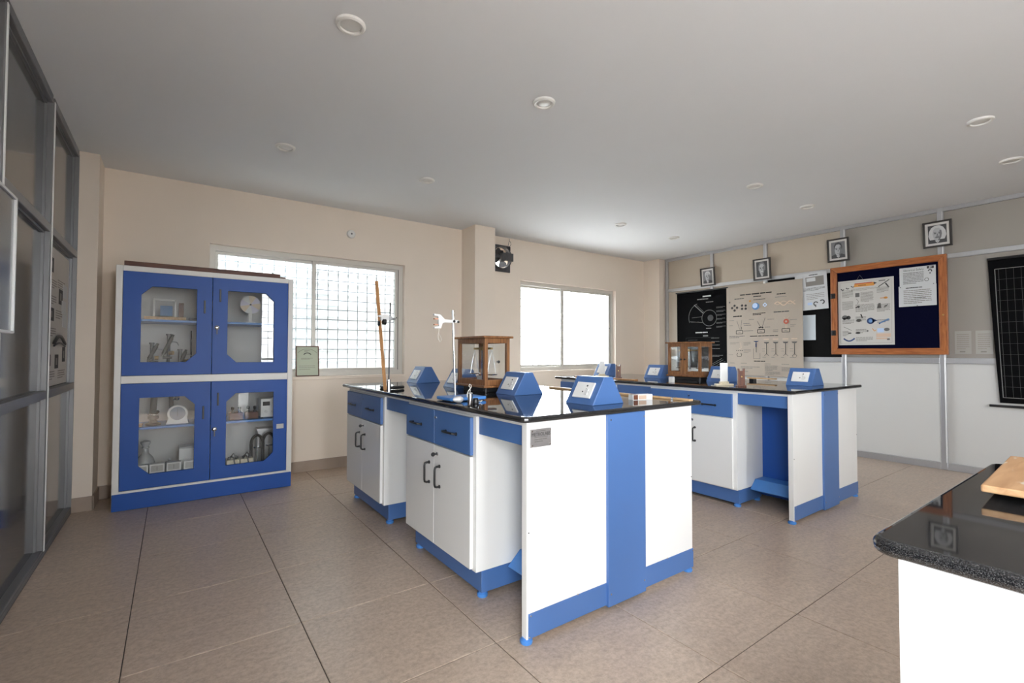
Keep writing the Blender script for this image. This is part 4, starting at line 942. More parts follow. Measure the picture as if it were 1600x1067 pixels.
# ================================================================ things on the right wall
UW, VW, NW = (0, -1, 0), (0, 0, 1), (-1, 0, 0)
def sheet(name, y_left, y_right, z0, z1, m, label, cat, x=RX - 0.002, th=0.002, group=None, curl=0.0):
    """a sheet on the right wall; y_left > y_right"""
    t = thing(name, (x, (y_left + y_right) / 2, z0), label, cat, group)
    if not curl:
        B('sheet', m, t, x - th, x, y_right, y_left, z0, z1)
    else:
        n = 16; mb = MB(); k = len(mb.v)
        for i in range(n + 1):
            f = i / n; y = y_left + (y_right - y_left) * f
            dx = curl * (0.5 - 0.5 * math.cos(f * 2 * math.pi * 1.5))
            mb.v += [(x - th - dx * 1.0, y, z0), (x - th - dx * 0.15, y, z1), (x - dx * 1.0, y, z0), (x - dx * 0.15, y, z1)]
        for i in range(n):
            p, q = i * 4, i * 4 + 4
            mb.f += [(p, q, q + 1, p + 1), (p + 2, p + 3, q + 3, q + 2), (p, p + 2, q + 2, q), (p + 1, q + 1, q + 3, p + 3)]; mb.m += [0] * 4
        mb.build('sheet', m, t, smooth=True)
    return t

# portraits
def portrait(yc, zb, w, h, kind, label):
    t = thing('framed_portrait', (RX - 0.012, yc, zb), label, 'portrait', 'framed portraits along the top of the right wall')
    x = RX - 0.012; fwid = 0.018
    M = Matrix.Translation((x, yc, zb)) @ Matrix.Rotation(math.radians(-4), 4, 'Y')
    def bx(name, m, x0, x1, y0, y1, z0, z1, bev=0.0): return MB().box(x0, x1, y0, y1, z0, z1, M=M).build(name, m, t, bev)
    mb = MB()
    for (y0, y1, z0, z1) in ((-w / 2, w / 2, 0, fwid), (-w / 2, w / 2, h - fwid, h), (-w / 2, -w / 2 + fwid, fwid, h - fwid), (w / 2 - fwid, w / 2, fwid, h - fwid)):
        mb.box(-0.024, 0, y0, y1, z0, z1, M=M)
    mb.build('frame', 'frame_dark', t, 0.002)
    bx('mount', 'mount_white', -0.012, -0.008, -w / 2 + fwid, w / 2 - fwid, fwid, h - fwid)
    mw = 0.022; pw, ph = w - 2 * (fwid + mw), h - 2 * (fwid + mw)
    o = M @ Vector((-0.0125, pw / 2, fwid + mw)); u = M.to_3x3() @ Vector((0, -1, 0)); v = M.to_3x3() @ Vector((0, 0, 1)); n = M.to_3x3() @ Vector((-1, 0, 0))
    p = Print(o, u, v, n)
    p.rect(0, 0, pw, ph, 'photo_dark' if kind in (1, 3) else 'photo_mid'); p.lay = 1
    fx = pw * 0.5
    p.poly([(0, 0), (pw, 0), (pw, ph * 0.16), (pw * 0.74, ph * 0.25), (pw * 0.26, ph * 0.25), (0, ph * 0.16)], 'photo_dark'); p.lay = 2
    if kind == 0: p.poly([(pw * a, ph * q) for a, q in ((0.22, 0.55), (0.2, 0.72), (0.27, 0.87), (0.42, 0.95), (0.62, 0.94), (0.76, 0.84), (0.8, 0.7), (0.76, 0.56))], 'photo_hair')
    if kind == 1: p.poly([(pw * a, ph * q) for a, q in ((0.18, 0.42), (0.17, 0.7), (0.3, 0.92), (0.5, 0.97), (0.7, 0.92), (0.83, 0.7), (0.82, 0.42))], 'photo_mid')
    if kind == 2: p.poly([(pw * a, ph * q) for a, q in ((0.24, 0.5), (0.2, 0.75), (0.32, 0.93), (0.55, 0.97), (0.74, 0.88), (0.8, 0.65), (0.76, 0.5))], 'photo_dark')
    if kind == 3: p.poly([(pw * a, ph * q) for a, q in ((0.1, 0.2), (0.02, 0.42), (0.06, 0.66), (0.18, 0.86), (0.38, 0.97), (0.62, 0.97), (0.82, 0.86), (0.94, 0.66), (0.98, 0.42), (0.88, 0.2))], 'photo_hair')
    p.lay = 3
    p.poly([(pw * a, ph * q) for a, q in ((0.5, 0.12), (0.38, 0.17), (0.29, 0.32), (0.25, 0.52), (0.28, 0.72), (0.4, 0.84), (0.6, 0.84), (0.72, 0.72), (0.75, 0.52), (0.71, 0.32), (0.62, 0.17))], 'photo_face'); p.lay = 4
    p.poly([(pw * a, ph * q) for a, q in ((0.5, 0.12), (0.6, 0.3), (0.63, 0.5), (0.62, 0.72), (0.72, 0.7), (0.75, 0.52), (0.71, 0.32), (0.62, 0.17))], 'photo_mid')
    for s in (-1, 1):
        p.disc(fx + s * pw * 0.12, ph * 0.545, pw * 0.075, 'photo_mid', ph * 0.035); p.line([(fx + s * pw * 0.04, ph * 0.605), (fx + s * pw * 0.2, ph * 0.61)], ph * 0.03, 'photo_dark' if kind != 3 else 'photo_mid')
    p.poly([(fx, ph * 0.56), (fx + pw * 0.06, ph * 0.41), (fx - pw * 0.05, ph * 0.405)], 'photo_mid'); p.rect(fx - pw * 0.1, ph * 0.285, pw * 0.2, ph * 0.022, 'photo_dark'); p.lay = 5
    for s in (-1, 1): p.disc(fx + s * pw * 0.12, ph * 0.545, pw * 0.03, 'photo_dark', ph * 0.02)
    if kind in (1, 3): p.poly([(fx - pw * 0.15, ph * 0.30), (fx - pw * 0.06, ph * 0.385), (fx + pw * 0.06, ph * 0.385), (fx + pw * 0.15, ph * 0.30)], 'photo_hair' if kind == 1 else 'photo_mid')
    p.poly([(fx - pw * 0.13, ph * 0.14), (fx + pw * 0.13, ph * 0.14), (fx, 0)], 'photo_hair'); p.poly([(fx - pw * 0.03, ph * 0.1), (fx + pw * 0.03, ph * 0.1), (fx, 0)], 'photo_dark')
    p.build(t, 'photograph')
    return t
portrait(3.89, 2.135, 0.222, 0.262, 0, 'framed portrait photo above the black chart, leftmost of the four')
portrait(3.115, 2.128, 0.224, 0.28, 1, 'framed portrait photo above the tan poster, second from left')
portrait(2.238, 2.232, 0.220, 0.268, 2, 'framed portrait photo of dark-haired man above the pin board left corner')
portrait(1.36, 2.242, 0.225, 0.262, 3, 'framed portrait photo with wild white hair, rightmost of the four')

# black anatomical style chart
t = sheet('black_chart', 4.42, 3.60, 0.95, 2.078, 'black_sheet', 'black wall chart with white line drawings left of the tan poster', 'chart', x=RX - 0.010, curl=0.012)
MB().cyl((RX - 0.018, 4.435, 2.078), (RX - 0.018, 3.59, 2.078), 0.009, seg=12).build('top_rod', 'black_roller', t)
p = Print((RX - 0.036, 4.42, 0.95), UW, VW, NW); r_ = random.Random(5)
p.rect(0.45, 1.03, 0.13, 0.018, 'chalk_bright'); p.para(0.36, 0.985, 0.27, 0.03, 1, 'chalk', r_, 0.5); p.para(0.50, 0.94, 0.16, 0.022, 1, 'chalk', r_, 0.5)
p.arc(0.55, 0.72, 0.115, 0, 2 * math.pi, 0.005, 'chalk', 28); p.disc(0.57, 0.72, 0.045, 'chalk_dim'); p.arc(0.43, 0.74, 0.21, 1.9, 3.5, 0.006, 'chalk')
p.line([(0.31, 0.925), (0.46, 0.79)], 0.012, 'chalk'); p.line([(0.335, 0.935), (0.48, 0.80)], 0.003, 'chalk'); p.line([(0.24, 0.68), (0.45, 0.66)], 0.006, 'chalk'); p.line([(0.27, 0.735), (0.44, 0.745)], 0.004, 'chalk')
p.para(0.26, 0.66, 0.2, 0.02, 1, 'chalk_dim', r_)
for k in range(6): p.para(0.66, 0.85 - k * 0.055, 0.14, 0.026, 2, 'chalk', r_, 0.3)
p.rect(0.50, 0.565, 0.08, 0.012, 'chalk'); p.para(0.33, 0.50, 0.29, 0.03, 1, 'chalk_bright', r_, 0.5); p.rect(0.45, 0.455, 0.08, 0.02, 'chalk')
p.line([(0.17, 0.44), (0.62, 0.44)], 0.003, 'chalk_dim'); p.line([(0.17, 0.44), (0.17, 0.27), (0.55, 0.27)], 0.003, 'chalk_dim'); p.line([(0.30, 0.375), (0.47, 0.375), (0.50, 0.34), (0.47, 0.30), (0.30, 0.30), (0.30, 0.375)], 0.006, 'chalk'); p.rect(0.36, 0.33, 0.07, 0.016, 'chalk')
for k in range(4): p.para(0.58, 0.42 - k * 0.05, 0.2, 0.018, 1, 'chalk', r_, 0.35)
p.para(0.20, 0.395, 0.24, 0.02, 1, 'chalk_dim', r_); p.para(0.56, 0.16, 0.2, 0.03, 2, 'chalk', r_, 0.35)
p.line([(0.52, 0.02), (0.74, 0.14)], 0.004, 'chalk'); p.line([(0.56, 0.02), (0.76, 0.12)], 0.004, 'chalk'); p.line([(0.62, 0.02), (0.79, 0.10)], 0.003, 'chalk')
p.build(t)

# tan poster with diagrams
t = sheet('diagram_poster', 3.612, 2.628, 0.865, 2.083, 'poster_tan', 'large tan paper poster of experiment diagrams hanging over the chalk board', 'poster', x=RX - 0.022, curl=0.006)
p = Print((RX - 0.0325, 3.612, 0.865), UW, VW, NW); r_ = random.Random(11)
H = 1.218
p.para(0.20, 1.075, 0.60, 0.026, 1, 'ink', r_, 0.6); p.para(0.12, 1.03, 0.2, 0.02, 1, 'ink_grey', r_, 0.6); p.para(0.38, 1.04, 0.16, 0.022, 1, 'ink', r_, 0.6); p.para(0.68, 1.045, 0.16, 0.02, 1, 'ink', r_, 0.6)
p.para(0.38, 1.0, 0.22, 0.018, 1, 'ink_grey', r_, 0.5); p.para(0.66, 1.01, 0.2, 0.014, 1, 'ink_light', r_, 0.5); p.disc(0.335, 0.995, 0.014, 'ink_orange'); p.disc(0.05, 1.0, 0.012, 'ink_grey')
for (a, b_) in ((0.12, 0.95), (0.155, 0.92), (0.085, 0.92), (0.12, 0.885), (0.225, 0.945), (0.275, 0.94), (0.225, 0.90), (0.275, 0.898)): p.disc(a, b_, 0.017, 'ink_grey'); p.disc(a, b_ + 0.003, 0.009, 'ink')
p.disc(0.41, 0.92, 0.05, 'ink_blue', 0.047); p.lay = 1; p.disc(0.40, 0.93, 0.034, 'ink_sky'); p.lay = 0
p.poly([(0.50, 0.93), (0.53, 0.962), (0.56, 0.93), (0.53, 0.90)], 'ink_sky'); p.lay = 1; p.poly([(0.515, 0.93), (0.53, 0.945), (0.545, 0.93), (0.53, 0.915)], 'poster_tan'); p.lay = 0
p.line([(0.65 + 0.018 * i, 0.93 + 0.025 * math.sin(i * 0.75)) for i in range(15)], 0.012, 'ink_peach'); p.line([(0.65 + 0.018 * i, 0.94 - 0.02 * math.sin(i * 0.75)) for i in range(15)], 0.006, 'ink_peach')
p.para(0.10, 0.79, 0.16, 0.024, 1, 'ink', r_, 0.6); p.para(0.37, 0.80, 0.17, 0.034, 2, 'ink', r_, 0.5); p.para(0.64, 0.815, 0.29, 0.024, 1, 'ink_grey', r_, 0.6)
for (a, b_) in ((0.14, 0.56), (0.43, 0.565), (0.74, 0.565)):
    p.line([(a, b_), (a + 0.09, b_), (a + 0.09, b_ + 0.045), (a, b_ + 0.045), (a, b_)], 0.007, 'ink'); p.line([(a + 0.03, b_ + 0.02), (a + 0.06, b_ + 0.02)], 0.004, 'ink_grey')
p.line([(0.15, 0.74), (0.19, 0.62)], 0.004, 'ink_grey'); p.line([(0.22, 0.75), (0.20, 0.61)], 0.004, 'ink_grey'); p.line([(0.43, 0.72), (0.475, 0.63)], 0.005, 'ink_grey'); p.line([(0.53, 0.76), (0.49, 0.63)], 0.005, 'ink_grey')
p.disc(0.455, 0.635, 0.010, 'ink'); p.disc(0.475, 0.64, 0.010, 'ink'); p.disc(0.497, 0.635, 0.010, 'ink'); p.rect(0.212, 0.62, 0.006, 0.035, 'ink')
p.disc(0.79, 0.70, 0.032, 'ink_red'); p.lay = 1; p.disc(0.79, 0.70, 0.013, 'poster_tan'); p.lay = 0; p.line([(0.78, 0.665), (0.785, 0.61)], 0.004, 'ink_peach'); p.line([(0.80, 0.665), (0.795, 0.61)], 0.004, 'ink_peach'); p.line([(0.76, 0.76), (0.78, 0.735)], 0.003, 'ink_peach'); p.line([(0.83, 0.77), (0.80, 0.735)], 0.003, 'ink_peach')
for (a, b_, w_) in ((0.04, 0.74, 0.12), (0.04, 0.67, 0.09), (0.24, 0.69, 0.14), (0.25, 0.665, 0.16), (0.24, 0.59, 0.18), (0.32, 0.74, 0.1), (0.56, 0.73, 0.14), (0.53, 0.63, 0.1), (0.63, 0.59, 0.1), (0.63, 0.57, 0.1), (0.84, 0.71, 0.11), (0.84, 0.65, 0.1), (0.84, 0.63, 0.07)): p.para(a, b_, w_, 0.016, 1, 'ink_light', r_, 0.5)
p.para(0.04, 0.50, 0.22, 0.04, 2, 'ink_grey', r_, 0.4); p.para(0.33, 0.515, 0.58, 0.02, 1, 'ink', r_, 0.5)
p.poly([(0.37, 0.46), (0.45, 0.46), (0.41, 0.44)], 'ink_navy'); p.line([(0.41, 0.45), (0.41, 0.31)], 0.008, 'ink_grey'); p.rect(0.402, 0.38, 0.016, 0.05, 'ink_navy'); p.line([(0.375, 0.36), (0.375, 0.225), (0.46, 0.225), (0.46, 0.30)], 0.004, 'ink_grey')
for a in (0.545, 0.66, 0.78, 0.885):
    p.rect(a - 0.035, 0.475, 0.07, 0.01, 'ink_peach'); p.poly([(a - 0.035, 0.445), (a + 0.035, 0.445), (a + 0.02, 0.425), (a - 0.02, 0.425)], 'ink_grey'); p.line([(a, 0.43), (a, 0.285)], 0.007, 'ink'); p.line([(a - 0.028, 0.265), (a, 0.295), (a + 0.028, 0.265)], 0.005, 'ink_grey')
    for q in (0.35, 0.32, 0.24): p.para(a - 0.055, q, 0.06, 0.012, 1, 'ink_light', r_, 0.5)
p.arc(0.885, 0.265, 0.022, 0, 2 * math.pi, 0.004, 'ink_grey', 14)
p.line([(0.20, 0.44), (0.21, 0.37), (0.18, 0.36)], 0.005, 'ink_peach'); p.para(0.05, 0.42, 0.13, 0.03, 2, 'ink_light', r_, 0.4); p.para(0.24, 0.40, 0.1, 0.05, 3, 'ink_light', r_, 0.4); p.para(0.24, 0.30, 0.1, 0.05, 3, 'ink_light', r_, 0.4); p.para(0.03, 0.27, 0.1, 0.016, 1, 'ink_light', r_, 0.5)
for k in range(4): p.disc(0.145 + 0.026 * k, 0.335, 0.006, 'ink')
p.line([(0.16, 0.30), (0.145, 0.28), (0.155, 0.255), (0.205, 0.255), (0.215, 0.28), (0.20, 0.30)], 0.006, 'ink')
p.para(0.38, 0.185, 0.24, 0.018, 1, 'ink', r_, 0.5)
for (a, b_, w_, n_) in ((0.05, 0.155, 0.1, 1), (0.2, 0.155, 0.13, 1), (0.05, 0.10, 0.08, 1), (0.2, 0.09, 0.27, 2), (0.2, 0.045, 0.14, 1), (0.52, 0.15, 0.1, 1), (0.73, 0.15, 0.13, 1), (0.52, 0.07, 0.16, 4), (0.73, 0.07, 0.2, 3), (0.52, 0.01, 0.19, 3)): p.para(a, b_, w_, 0.018 * n_, n_, 'ink_light', r_, 0.45)
p.build(t)
MB().box(RX - 0.04, RX - 0.02, 3.07, 3.10, 2.075, 2.10).build('clip', 'white_plastic', t, 0.002)

# sheets pinned to the chalk board
t = sheet('notice_sheet', 2.705, 2.352, 1.69, 2.137, 'paper_white', 'tilted printed white notice sheets between tan poster and pin board', 'notice', x=RX - 0.012)
t.rotation_euler[0] = math.radians(-2.2)
p = Print((RX - 0.014, 2.705, 1.69), UW, VW, NW); r_ = random.Random(21)
p.rect(0.12, 0.29, 0.20, 0.11, 'ink_light'); p.lay = 1; p.rect(0.13, 0.345, 0.1, 0.045, 'paper_white'); p.lay = 0; p.para(0.16, 0.415, 0.16, 0.016, 1, 'ink', r_, 0.6); p.para(0.09, 0.23, 0.24, 0.04, 3, 'ink_grey', r_, 0.4); p.para(0.12, 0.12, 0.2, 0.08, 4, 'ink_light', r_, 0.3)
p.arc(0.22, 0.07, 0.022, 0.3, 4.5, 0.012, 'ink', 12); p.arc(0.29, 0.085, 0.022, -1.5, 2.6, 0.014, 'ink', 12); p.rect(0.21, 0.03, 0.014, 0.03, 'ink_grey'); p.rect(0.13, 0.06, 0.05, 0.03, 'ink_sky'); p.build(t)
t = sheet('paper_sheet', 2.70, 2.505, 1.325, 1.63, 'paper_pale', 'blank pale blue sheet pinned on the chalk board below the notice', 'paper', x=RX + 0.016)
MB().cyl((RX + 0.014, 2.53, 1.62), (RX + 0.010, 2.53, 1.62), 0.005, seg=10).build('pin', 'chrome', t)

# pin board
PBX = RX - 0.045
pb = thing('pin_board', (RX - 0.02, 1.80, 1.15), 'navy felt pin board in a wide orange wood frame', 'pin board')
fw_ = 0.066
y0, y1, z0, z1 = 1.29, 2.318, 1.152, 2.16
mi = 'wood_pin'
def rail(poly, nm): MB().prism(poly, RX - 0.05, RX - 0.012, 'x').build(nm, mi, pb, 0.004)
rail([(y0, z0), (y1, z0), (y1 - fw_, z0 + fw_), (y0 + fw_, z0 + fw_)], 'frame_rail'); rail([(y0, z1), (y0 + fw_, z1 - fw_), (y1 - fw_, z1 - fw_), (y1, z1)], 'frame_rail')
wood('wood_pin_vertical', lin(128, 70, 32), lin(176, 108, 58), 0.4, axis=2); mi = 'wood_pin_vertical'
rail([(y0, z0), (y0 + fw_, z0 + fw_), (y0 + fw_, z1 - fw_), (y0, z1)], 'frame_stile'); rail([(y1, z0), (y1, z1), (y1 - fw_, z1 - fw_), (y1 - fw_, z0 + fw_)], 'frame_stile')
B('felt', 'felt_navy', pb, RX - 0.03, RX - 0.014, y0 + fw_ - 0.003, y1 - fw_ + 0.003, z0 + fw_ - 0.003, z1 - fw_ + 0.003)
for z in (1.40, 1.83):
    MB().box(RX - 0.056, RX - 0.05, y1 - 0.05, y1 - 0.012, z - 0.03, z + 0.03).cyl((RX - 0.058, y1 - 0.012, z - 0.03), (RX - 0.058, y1 - 0.012, z + 0.03), 0.006, seg=10).tube([(RX - 0.06, y1 - 0.03 + 0.02 * math.cos(a), z + 0.02 * math.sin(a)) for a in [0.6 * k for k in range(11)]], 0.003, 6).build('hinge', 'black_iron', pb)
MB().cyl((RX - 0.05, y0 + 0.033, 1.55), (RX - 0.062, y0 + 0.033, 1.55), 0.008, seg=12).build('latch', 'brass', pb)

XS = RX - 0.031
t = sheet('tool_poster', 2.245, 1.722, 1.258, 1.992, 'poster_cream', 'illustrated white poster with an orange pencil title on the pin board', 'poster', x=XS)
p = Print((XS - 0.002, 2.245, 1.258), UW, VW, NW); r_ = random.Random(31)
p.line([(0.02, 0.02), (0.50, 0.02), (0.50, 0.715), (0.02, 0.715), (0.02, 0.02)], 0.002, 'ink_light')
p.poly([(0.155, 0.655), (0.165, 0.695), (0.345, 0.695), (0.365, 0.68), (0.345, 0.655)], 'ink_orange'); p.lay = 1; p.rect(0.165, 0.686, 0.165, 0.011, 'ink_red'); p.poly([(0.345, 0.695), (0.375, 0.68), (0.345, 0.668)], 'ink'); p.para(0.2, 0.664, 0.11, 0.012, 1, 'ink', r_, 0.6); p.lay = 0
p.line([(0.385, 0.635), (0.485, 0.705)], 0.008, 'ink'); p.line([(0.45, 0.67), (0.48, 0.62)], 0.012, 'ink'); p.line([(0.39, 0.70), (0.45, 0.702)], 0.010, 'ink_grey')
for (a, b_) in ((0.03, 0.63), (0.08, 0.64), (0.13, 0.655)): p.line([(a, b_ + 0.015), (a + 0.015, b_), (a + 0.03, b_ + 0.008)], 0.009, 'ink')
p.para(0.13, 0.61, 0.24, 0.03, 3, 'ink_light', r_, 0.35)
for (a, b_, w_, n_) in ((0.04, 0.54, 0.11, 7), (0.04, 0.40, 0.11, 8), (0.22, 0.48, 0.12, 9), (0.17, 0.37, 0.18, 7), (0.37, 0.57, 0.11, 5), (0.37, 0.36, 0.12, 7), (0.04, 0.24, 0.12, 4), (0.17, 0.26, 0.1, 5), (0.37, 0.24, 0.11, 3), (0.04, 0.10, 0.06, 5), (0.17, 0.13, 0.1, 4), (0.17, 0.04, 0.16, 4)): p.para(a, b_, w_, 0.0125 * n_, n_, 'ink_light', r_, 0.45)
p.rect(0.17, 0.54, 0.04, 0.045, 'ink_grey'); p.line([(0.18, 0.52), (0.20, 0.49), (0.19, 0.46)], 0.004, 'ink_grey'); p.line([(0.17, 0.42), (0.205, 0.435)], 0.012, 'ink'); p.disc(0.20, 0.43, 0.013, 'ink_grey')
p.line([(0.40, 0.51), (0.45, 0.51)], 0.008, 'ink_orange'); p.disc(0.45, 0.51, 0.018, 'ink_orange', 0.012); p.poly([(0.37, 0.40), (0.41, 0.40), (0.405, 0.455), (0.385, 0.455)], 'ink_grey'); p.poly([(0.43, 0.40), (0.46, 0.415), (0.47, 0.44), (0.44, 0.425)], 'ink_grey')
p.disc(0.065, 0.315, 0.03, 'ink_grey', 0.026); p.disc(0.10, 0.312, 0.022, 'ink', 0.022); p.disc(0.06, 0.30, 0.013, 'ink'); p.line([(0.22, 0.345), (0.235, 0.30)], 0.012, 'ink'); p.disc(0.20, 0.275, 0.025, 'ink_grey', 0.017)
p.disc(0.31, 0.265, 0.035, 'ink_navy'); p.poly([(0.32, 0.29), (0.375, 0.268), (0.32, 0.24)], 'ink_navy'); p.lay = 1; p.disc(0.31, 0.265, 0.018, 'ink_blue'); p.lay = 0
p.poly([(0.385, 0.24), (0.40, 0.232), (0.485, 0.27), (0.47, 0.285)], 'ink_blue'); p.poly([(0.385, 0.24), (0.385, 0.232), (0.39, 0.222), (0.40, 0.232)], 'ink_navy')
p.line([(0.05, 0.21), (0.13, 0.165)], 0.004, 'ink_grey'); p.disc(0.11, 0.135, 0.018, 'ink_grey', 0.008); p.disc(0.19, 0.135, 0.024, 'ink', 0.011); p.disc(0.28, 0.155, 0.010, 'ink_grey'); p.line([(0.325, 0.18), (0.345, 0.15), (0.36, 0.165)], 0.006, 'ink_orange')
p.rect(0.37, 0.135, 0.06, 0.045, 'ink_sky'); p.disc(0.455, 0.165, 0.025, 'ink_grey', 0.018); p.rect(0.36, 0.085, 0.13, 0.038, 'ink_peach'); p.rect(0.36, 0.06, 0.1, 0.018, 'ink_peach')
p.line([(0.05 + 0.012 * i, 0.075 - 0.03 * math.sin(math.pi * i / 9)) for i in range(10)], 0.016, 'ink_navy'); p.rect(0.455, 0.05, 0.025, 0.018, 'ink_grey'); p.build(t)
MB().tube([(XS - 0.001, 2.06, 1.992), (XS - 0.001, 2.03, 2.045), (XS - 0.001, 2.0, 1.992)], 0.0015, 6).build('cord', 'ink_grey', t)
t = sheet('safety_notice', 1.672, 1.377, 1.868, 2.064, 'paper_white', 'white notice headed Electrical Safety, upper sheet on the pin board', 'notice', x=XS)
text_mesh('Electrical Safety', 0.03, (XS - 0.0035, 1.555, 2.034), UW, VW, 'ink', t, width=0.165)
p = Print((XS - 0.002, 1.672, 1.868), UW, VW, NW); r_ = random.Random(41)
p.para(0.03, 0.02, 0.17, 0.125, 8, 'ink_grey', r_, 0.4); p.rect(0.225, 0.165, 0.055, 0.026, 'ink'); p.lay = 1; p.poly([(0.24, 0.17), (0.27, 0.178), (0.245, 0.186)], 'paper_white'); p.lay = 0; p.arc(0.25, 0.14, 0.013, -0.6, 3.2, 0.01, 'ink', 10); p.rect(0.245, 0.112, 0.01, 0.012, 'ink'); p.arc(0.222, 0.055, 0.016, 0, 6.283, 0.005, 'ink_grey', 14); p.build(t)
t = sheet('rules_notice', 1.68, 1.374, 1.655, 1.872, 'paper_white', 'white sheet of printed rules, lower of the two on the pin board', 'notice', x=XS - 0.003)
p = Print((XS - 0.005, 1.68, 1.655), UW, VW, NW); r_ = random.Random(42)
p.para(0.06, 0.185, 0.19, 0.018, 1, 'ink', r_, 0.5); p.para(0.04, 0.025, 0.23, 0.15, 8, 'ink_light', r_, 0.4); p.para(0.13, 0.08, 0.14, 0.012, 1, 'ink_grey', r_, 0.5); p.build(t)
for (y, z) in ((1.395, 1.874), (1.665, 1.860), (1.527, 1.660)):
    MB().cyl((XS - 0.004, y, z), (XS - 0.012, y, z), 0.004, seg=10).build('drawing_pin', 'ink', t)

# two sheets beyond the pin board, colours muted as if behind frosted glass
for k, (ya, yb) in enumerate(((1.255, 1.135), (1.105, 0.985))):
    t = sheet('faded_notice', ya, yb, 1.16, 1.385, 'paper_dim', ['faded grey notice on the wall panel just right of the pin board', 'faded grey notice left of the hanging black roller sheet'][k], 'notice', x=RX + 0.021)
    p = Print((RX + 0.019, ya, 1.16), UW, VW, NW); p.para(0.015, 0.04, 0.09, 0.16, 8, 'grey_panel', random.Random(50 + k), 0.4); p.rect(0.035, 0.015, 0.04, 0.012, 'ink_light'); p.build(t)

# black roll-up board at the right edge
t = thing('roller_board', (RX - 0.05, 0.5, 0.675), 'black roll-up grid chart hanging at the right picture edge', 'chart')
n = 14; mb = MB(); prof = []
for i in range(n + 1):
    f = i / n; z = 2.05 - f * 1.345; x = RX - 0.03 - 0.02 * math.sin(f * math.pi) ; prof.append((x, z, 1.003 - 0.062 * f))
for i, (x, z, ye) in enumerate(prof): mb.v += [(x, ye, z), (x, 0.05, z), (x + 0.004, ye, z), (x + 0.004, 0.05, z)]
for i in range(n):
    a, c = i * 4, i * 4 + 4; mb.f += [(a, a + 1, c + 1, c), (a + 2, c + 2, c + 3, a + 3), (a, c, c + 2, a + 2), (a + 1, a + 3, c + 3, c + 1)]; mb.m += [0] * 4
mb.build('sheet', 'black_sheet', t, smooth=True)
g = MB()
def rx(z):
    f = (2.05 - z) / 1.345; return RX - 0.0318 - 0.02 * math.sin(f * math.pi), 1.003 - 0.062 * f
def strip(y0, z0, y1, z1, w):
    k = 10
    for i in range(k):
        za, zb = z0 + (z1 - z0) * i / k, z0 + (z1 - z0) * (i + 1) / k; ya, yb = y0 + (y1 - y0) * i / k, y0 + (y1 - y0) * (i + 1) / k
        if abs(z1 - z0) > abs(y1 - y0): g.quad([(rx(za)[0], ya - w, za), (rx(za)[0], ya + w, za), (rx(zb)[0], yb + w, zb), (rx(zb)[0], yb - w, zb)], 1 if w > 0.002 else 0)
        else: g.quad([(rx(za)[0], ya, za - w), (rx(za)[0], ya, za + w), (rx(zb)[0], yb, zb + w), (rx(zb)[0], yb, zb - w)], 1 if w > 0.002 else 0)
strip(0.955, 1.955, 0.918, 0.755, 0.0028); strip(0.955, 1.955, 0.06, 1.955, 0.0025); strip(0.918, 0.755, 0.06, 0.755, 0.0025)
for k in range(18): strip(0.93 - 0.048 * k, 1.95, 0.90 - 0.048 * k, 0.76, 0.0011 if k % 5 else 0.0018)
for k in range(1, 12): strip(0.945 - 0.003 * k, 1.955 - 0.1 * k, 0.06, 1.955 - 0.1 * k, 0.0011)
go = g.build('grid_lines', ['chalk_dim', 'chalk'], t); go['kind'] = 'stuff'
MB().cyl((RX - 0.035, 1.01, 0.675), (RX - 0.035, 0.03, 0.675), 0.012, seg=12).build('bottom_rod', 'black_roller', t)
MB().cyl((RX - 0.03, 1.005, 2.055), (RX - 0.03, 0.03, 2.055), 0.012, seg=12).build('top_rod', 'black_roller', t)

# ================================================================ things on the left wall
t = thing('partition_poster', (LX - 0.03, 4.06, 0.95), 'grey illustrated sheet taped inside the far left partition pane', 'poster')
B('sheet', 'paper_grey', t, LX - 0.035, LX - 0.033, 3.80, 4.57, 0.95, 1.81)
p = Print((LX - 0.033, 3.85, 0.955), (0, 1.35, 0), VW, (1, 0, 0)); r_ = random.Random(61)
for (a, b_, w_, h_) in ((0.08, 0.70, 0.07, 0.09), (0.28, 0.52, 0.10, 0.10), (0.06, 0.40, 0.12, 0.08), (0.22, 0.10, 0.09, 0.09), (0.40, 0.14, 0.08, 0.10), (0.05, 0.12, 0.08, 0.07)): p.rect(a, b_, w_, h_, 'ink'); p.lay = 1; p.rect(a + w_ * 0.3, b_ + h_ * 0.25, w_ * 0.4, h_ * 0.5, 'ink_light'); p.lay = 0
for (a, b_) in ((0.05, 0.60), (0.25, 0.62), (0.05, 0.50), (0.22, 0.42), (0.05, 0.30), (0.3, 0.03), (0.05, 0.03)): p.para(a, b_, 0.18, 0.06, 4, 'ink_light', r_, 0.45)
p.build(t)
for k, (y, z) in enumerate(((4.36, 1.53), (4.33, 1.42), (4.36, 1.33))):
    MB().box(LX - 0.032, LX - 0.030, y, y + 0.14, z, z + 0.085).build('pasted_card', 'paper_white', t)
MB().tube([(LX - 0.022, 4.05 + 0.36 * i / 12, 1.215 + 0.05 * math.sin(math.pi * i / 12)) for i in range(13)], 0.009, 8).tube([(LX - 0.022, 4.05 + 0.36 * i / 12, 1.20 + 0.02 * math.sin(math.pi * i / 12)) for i in range(13)], 0.006, 8).build('cable_loop', 'black_plastic', t, smooth=True)
t = thing('hung_panel', (LX + 0.02, 2.5, 1.24), 'grey glossy panel with white edging at the far left picture edge', 'panel')
B('board', 'board_panel', t, LX + 0.005, LX + 0.022, 2.05, 2.855, 1.25, 1.808, 0.002)
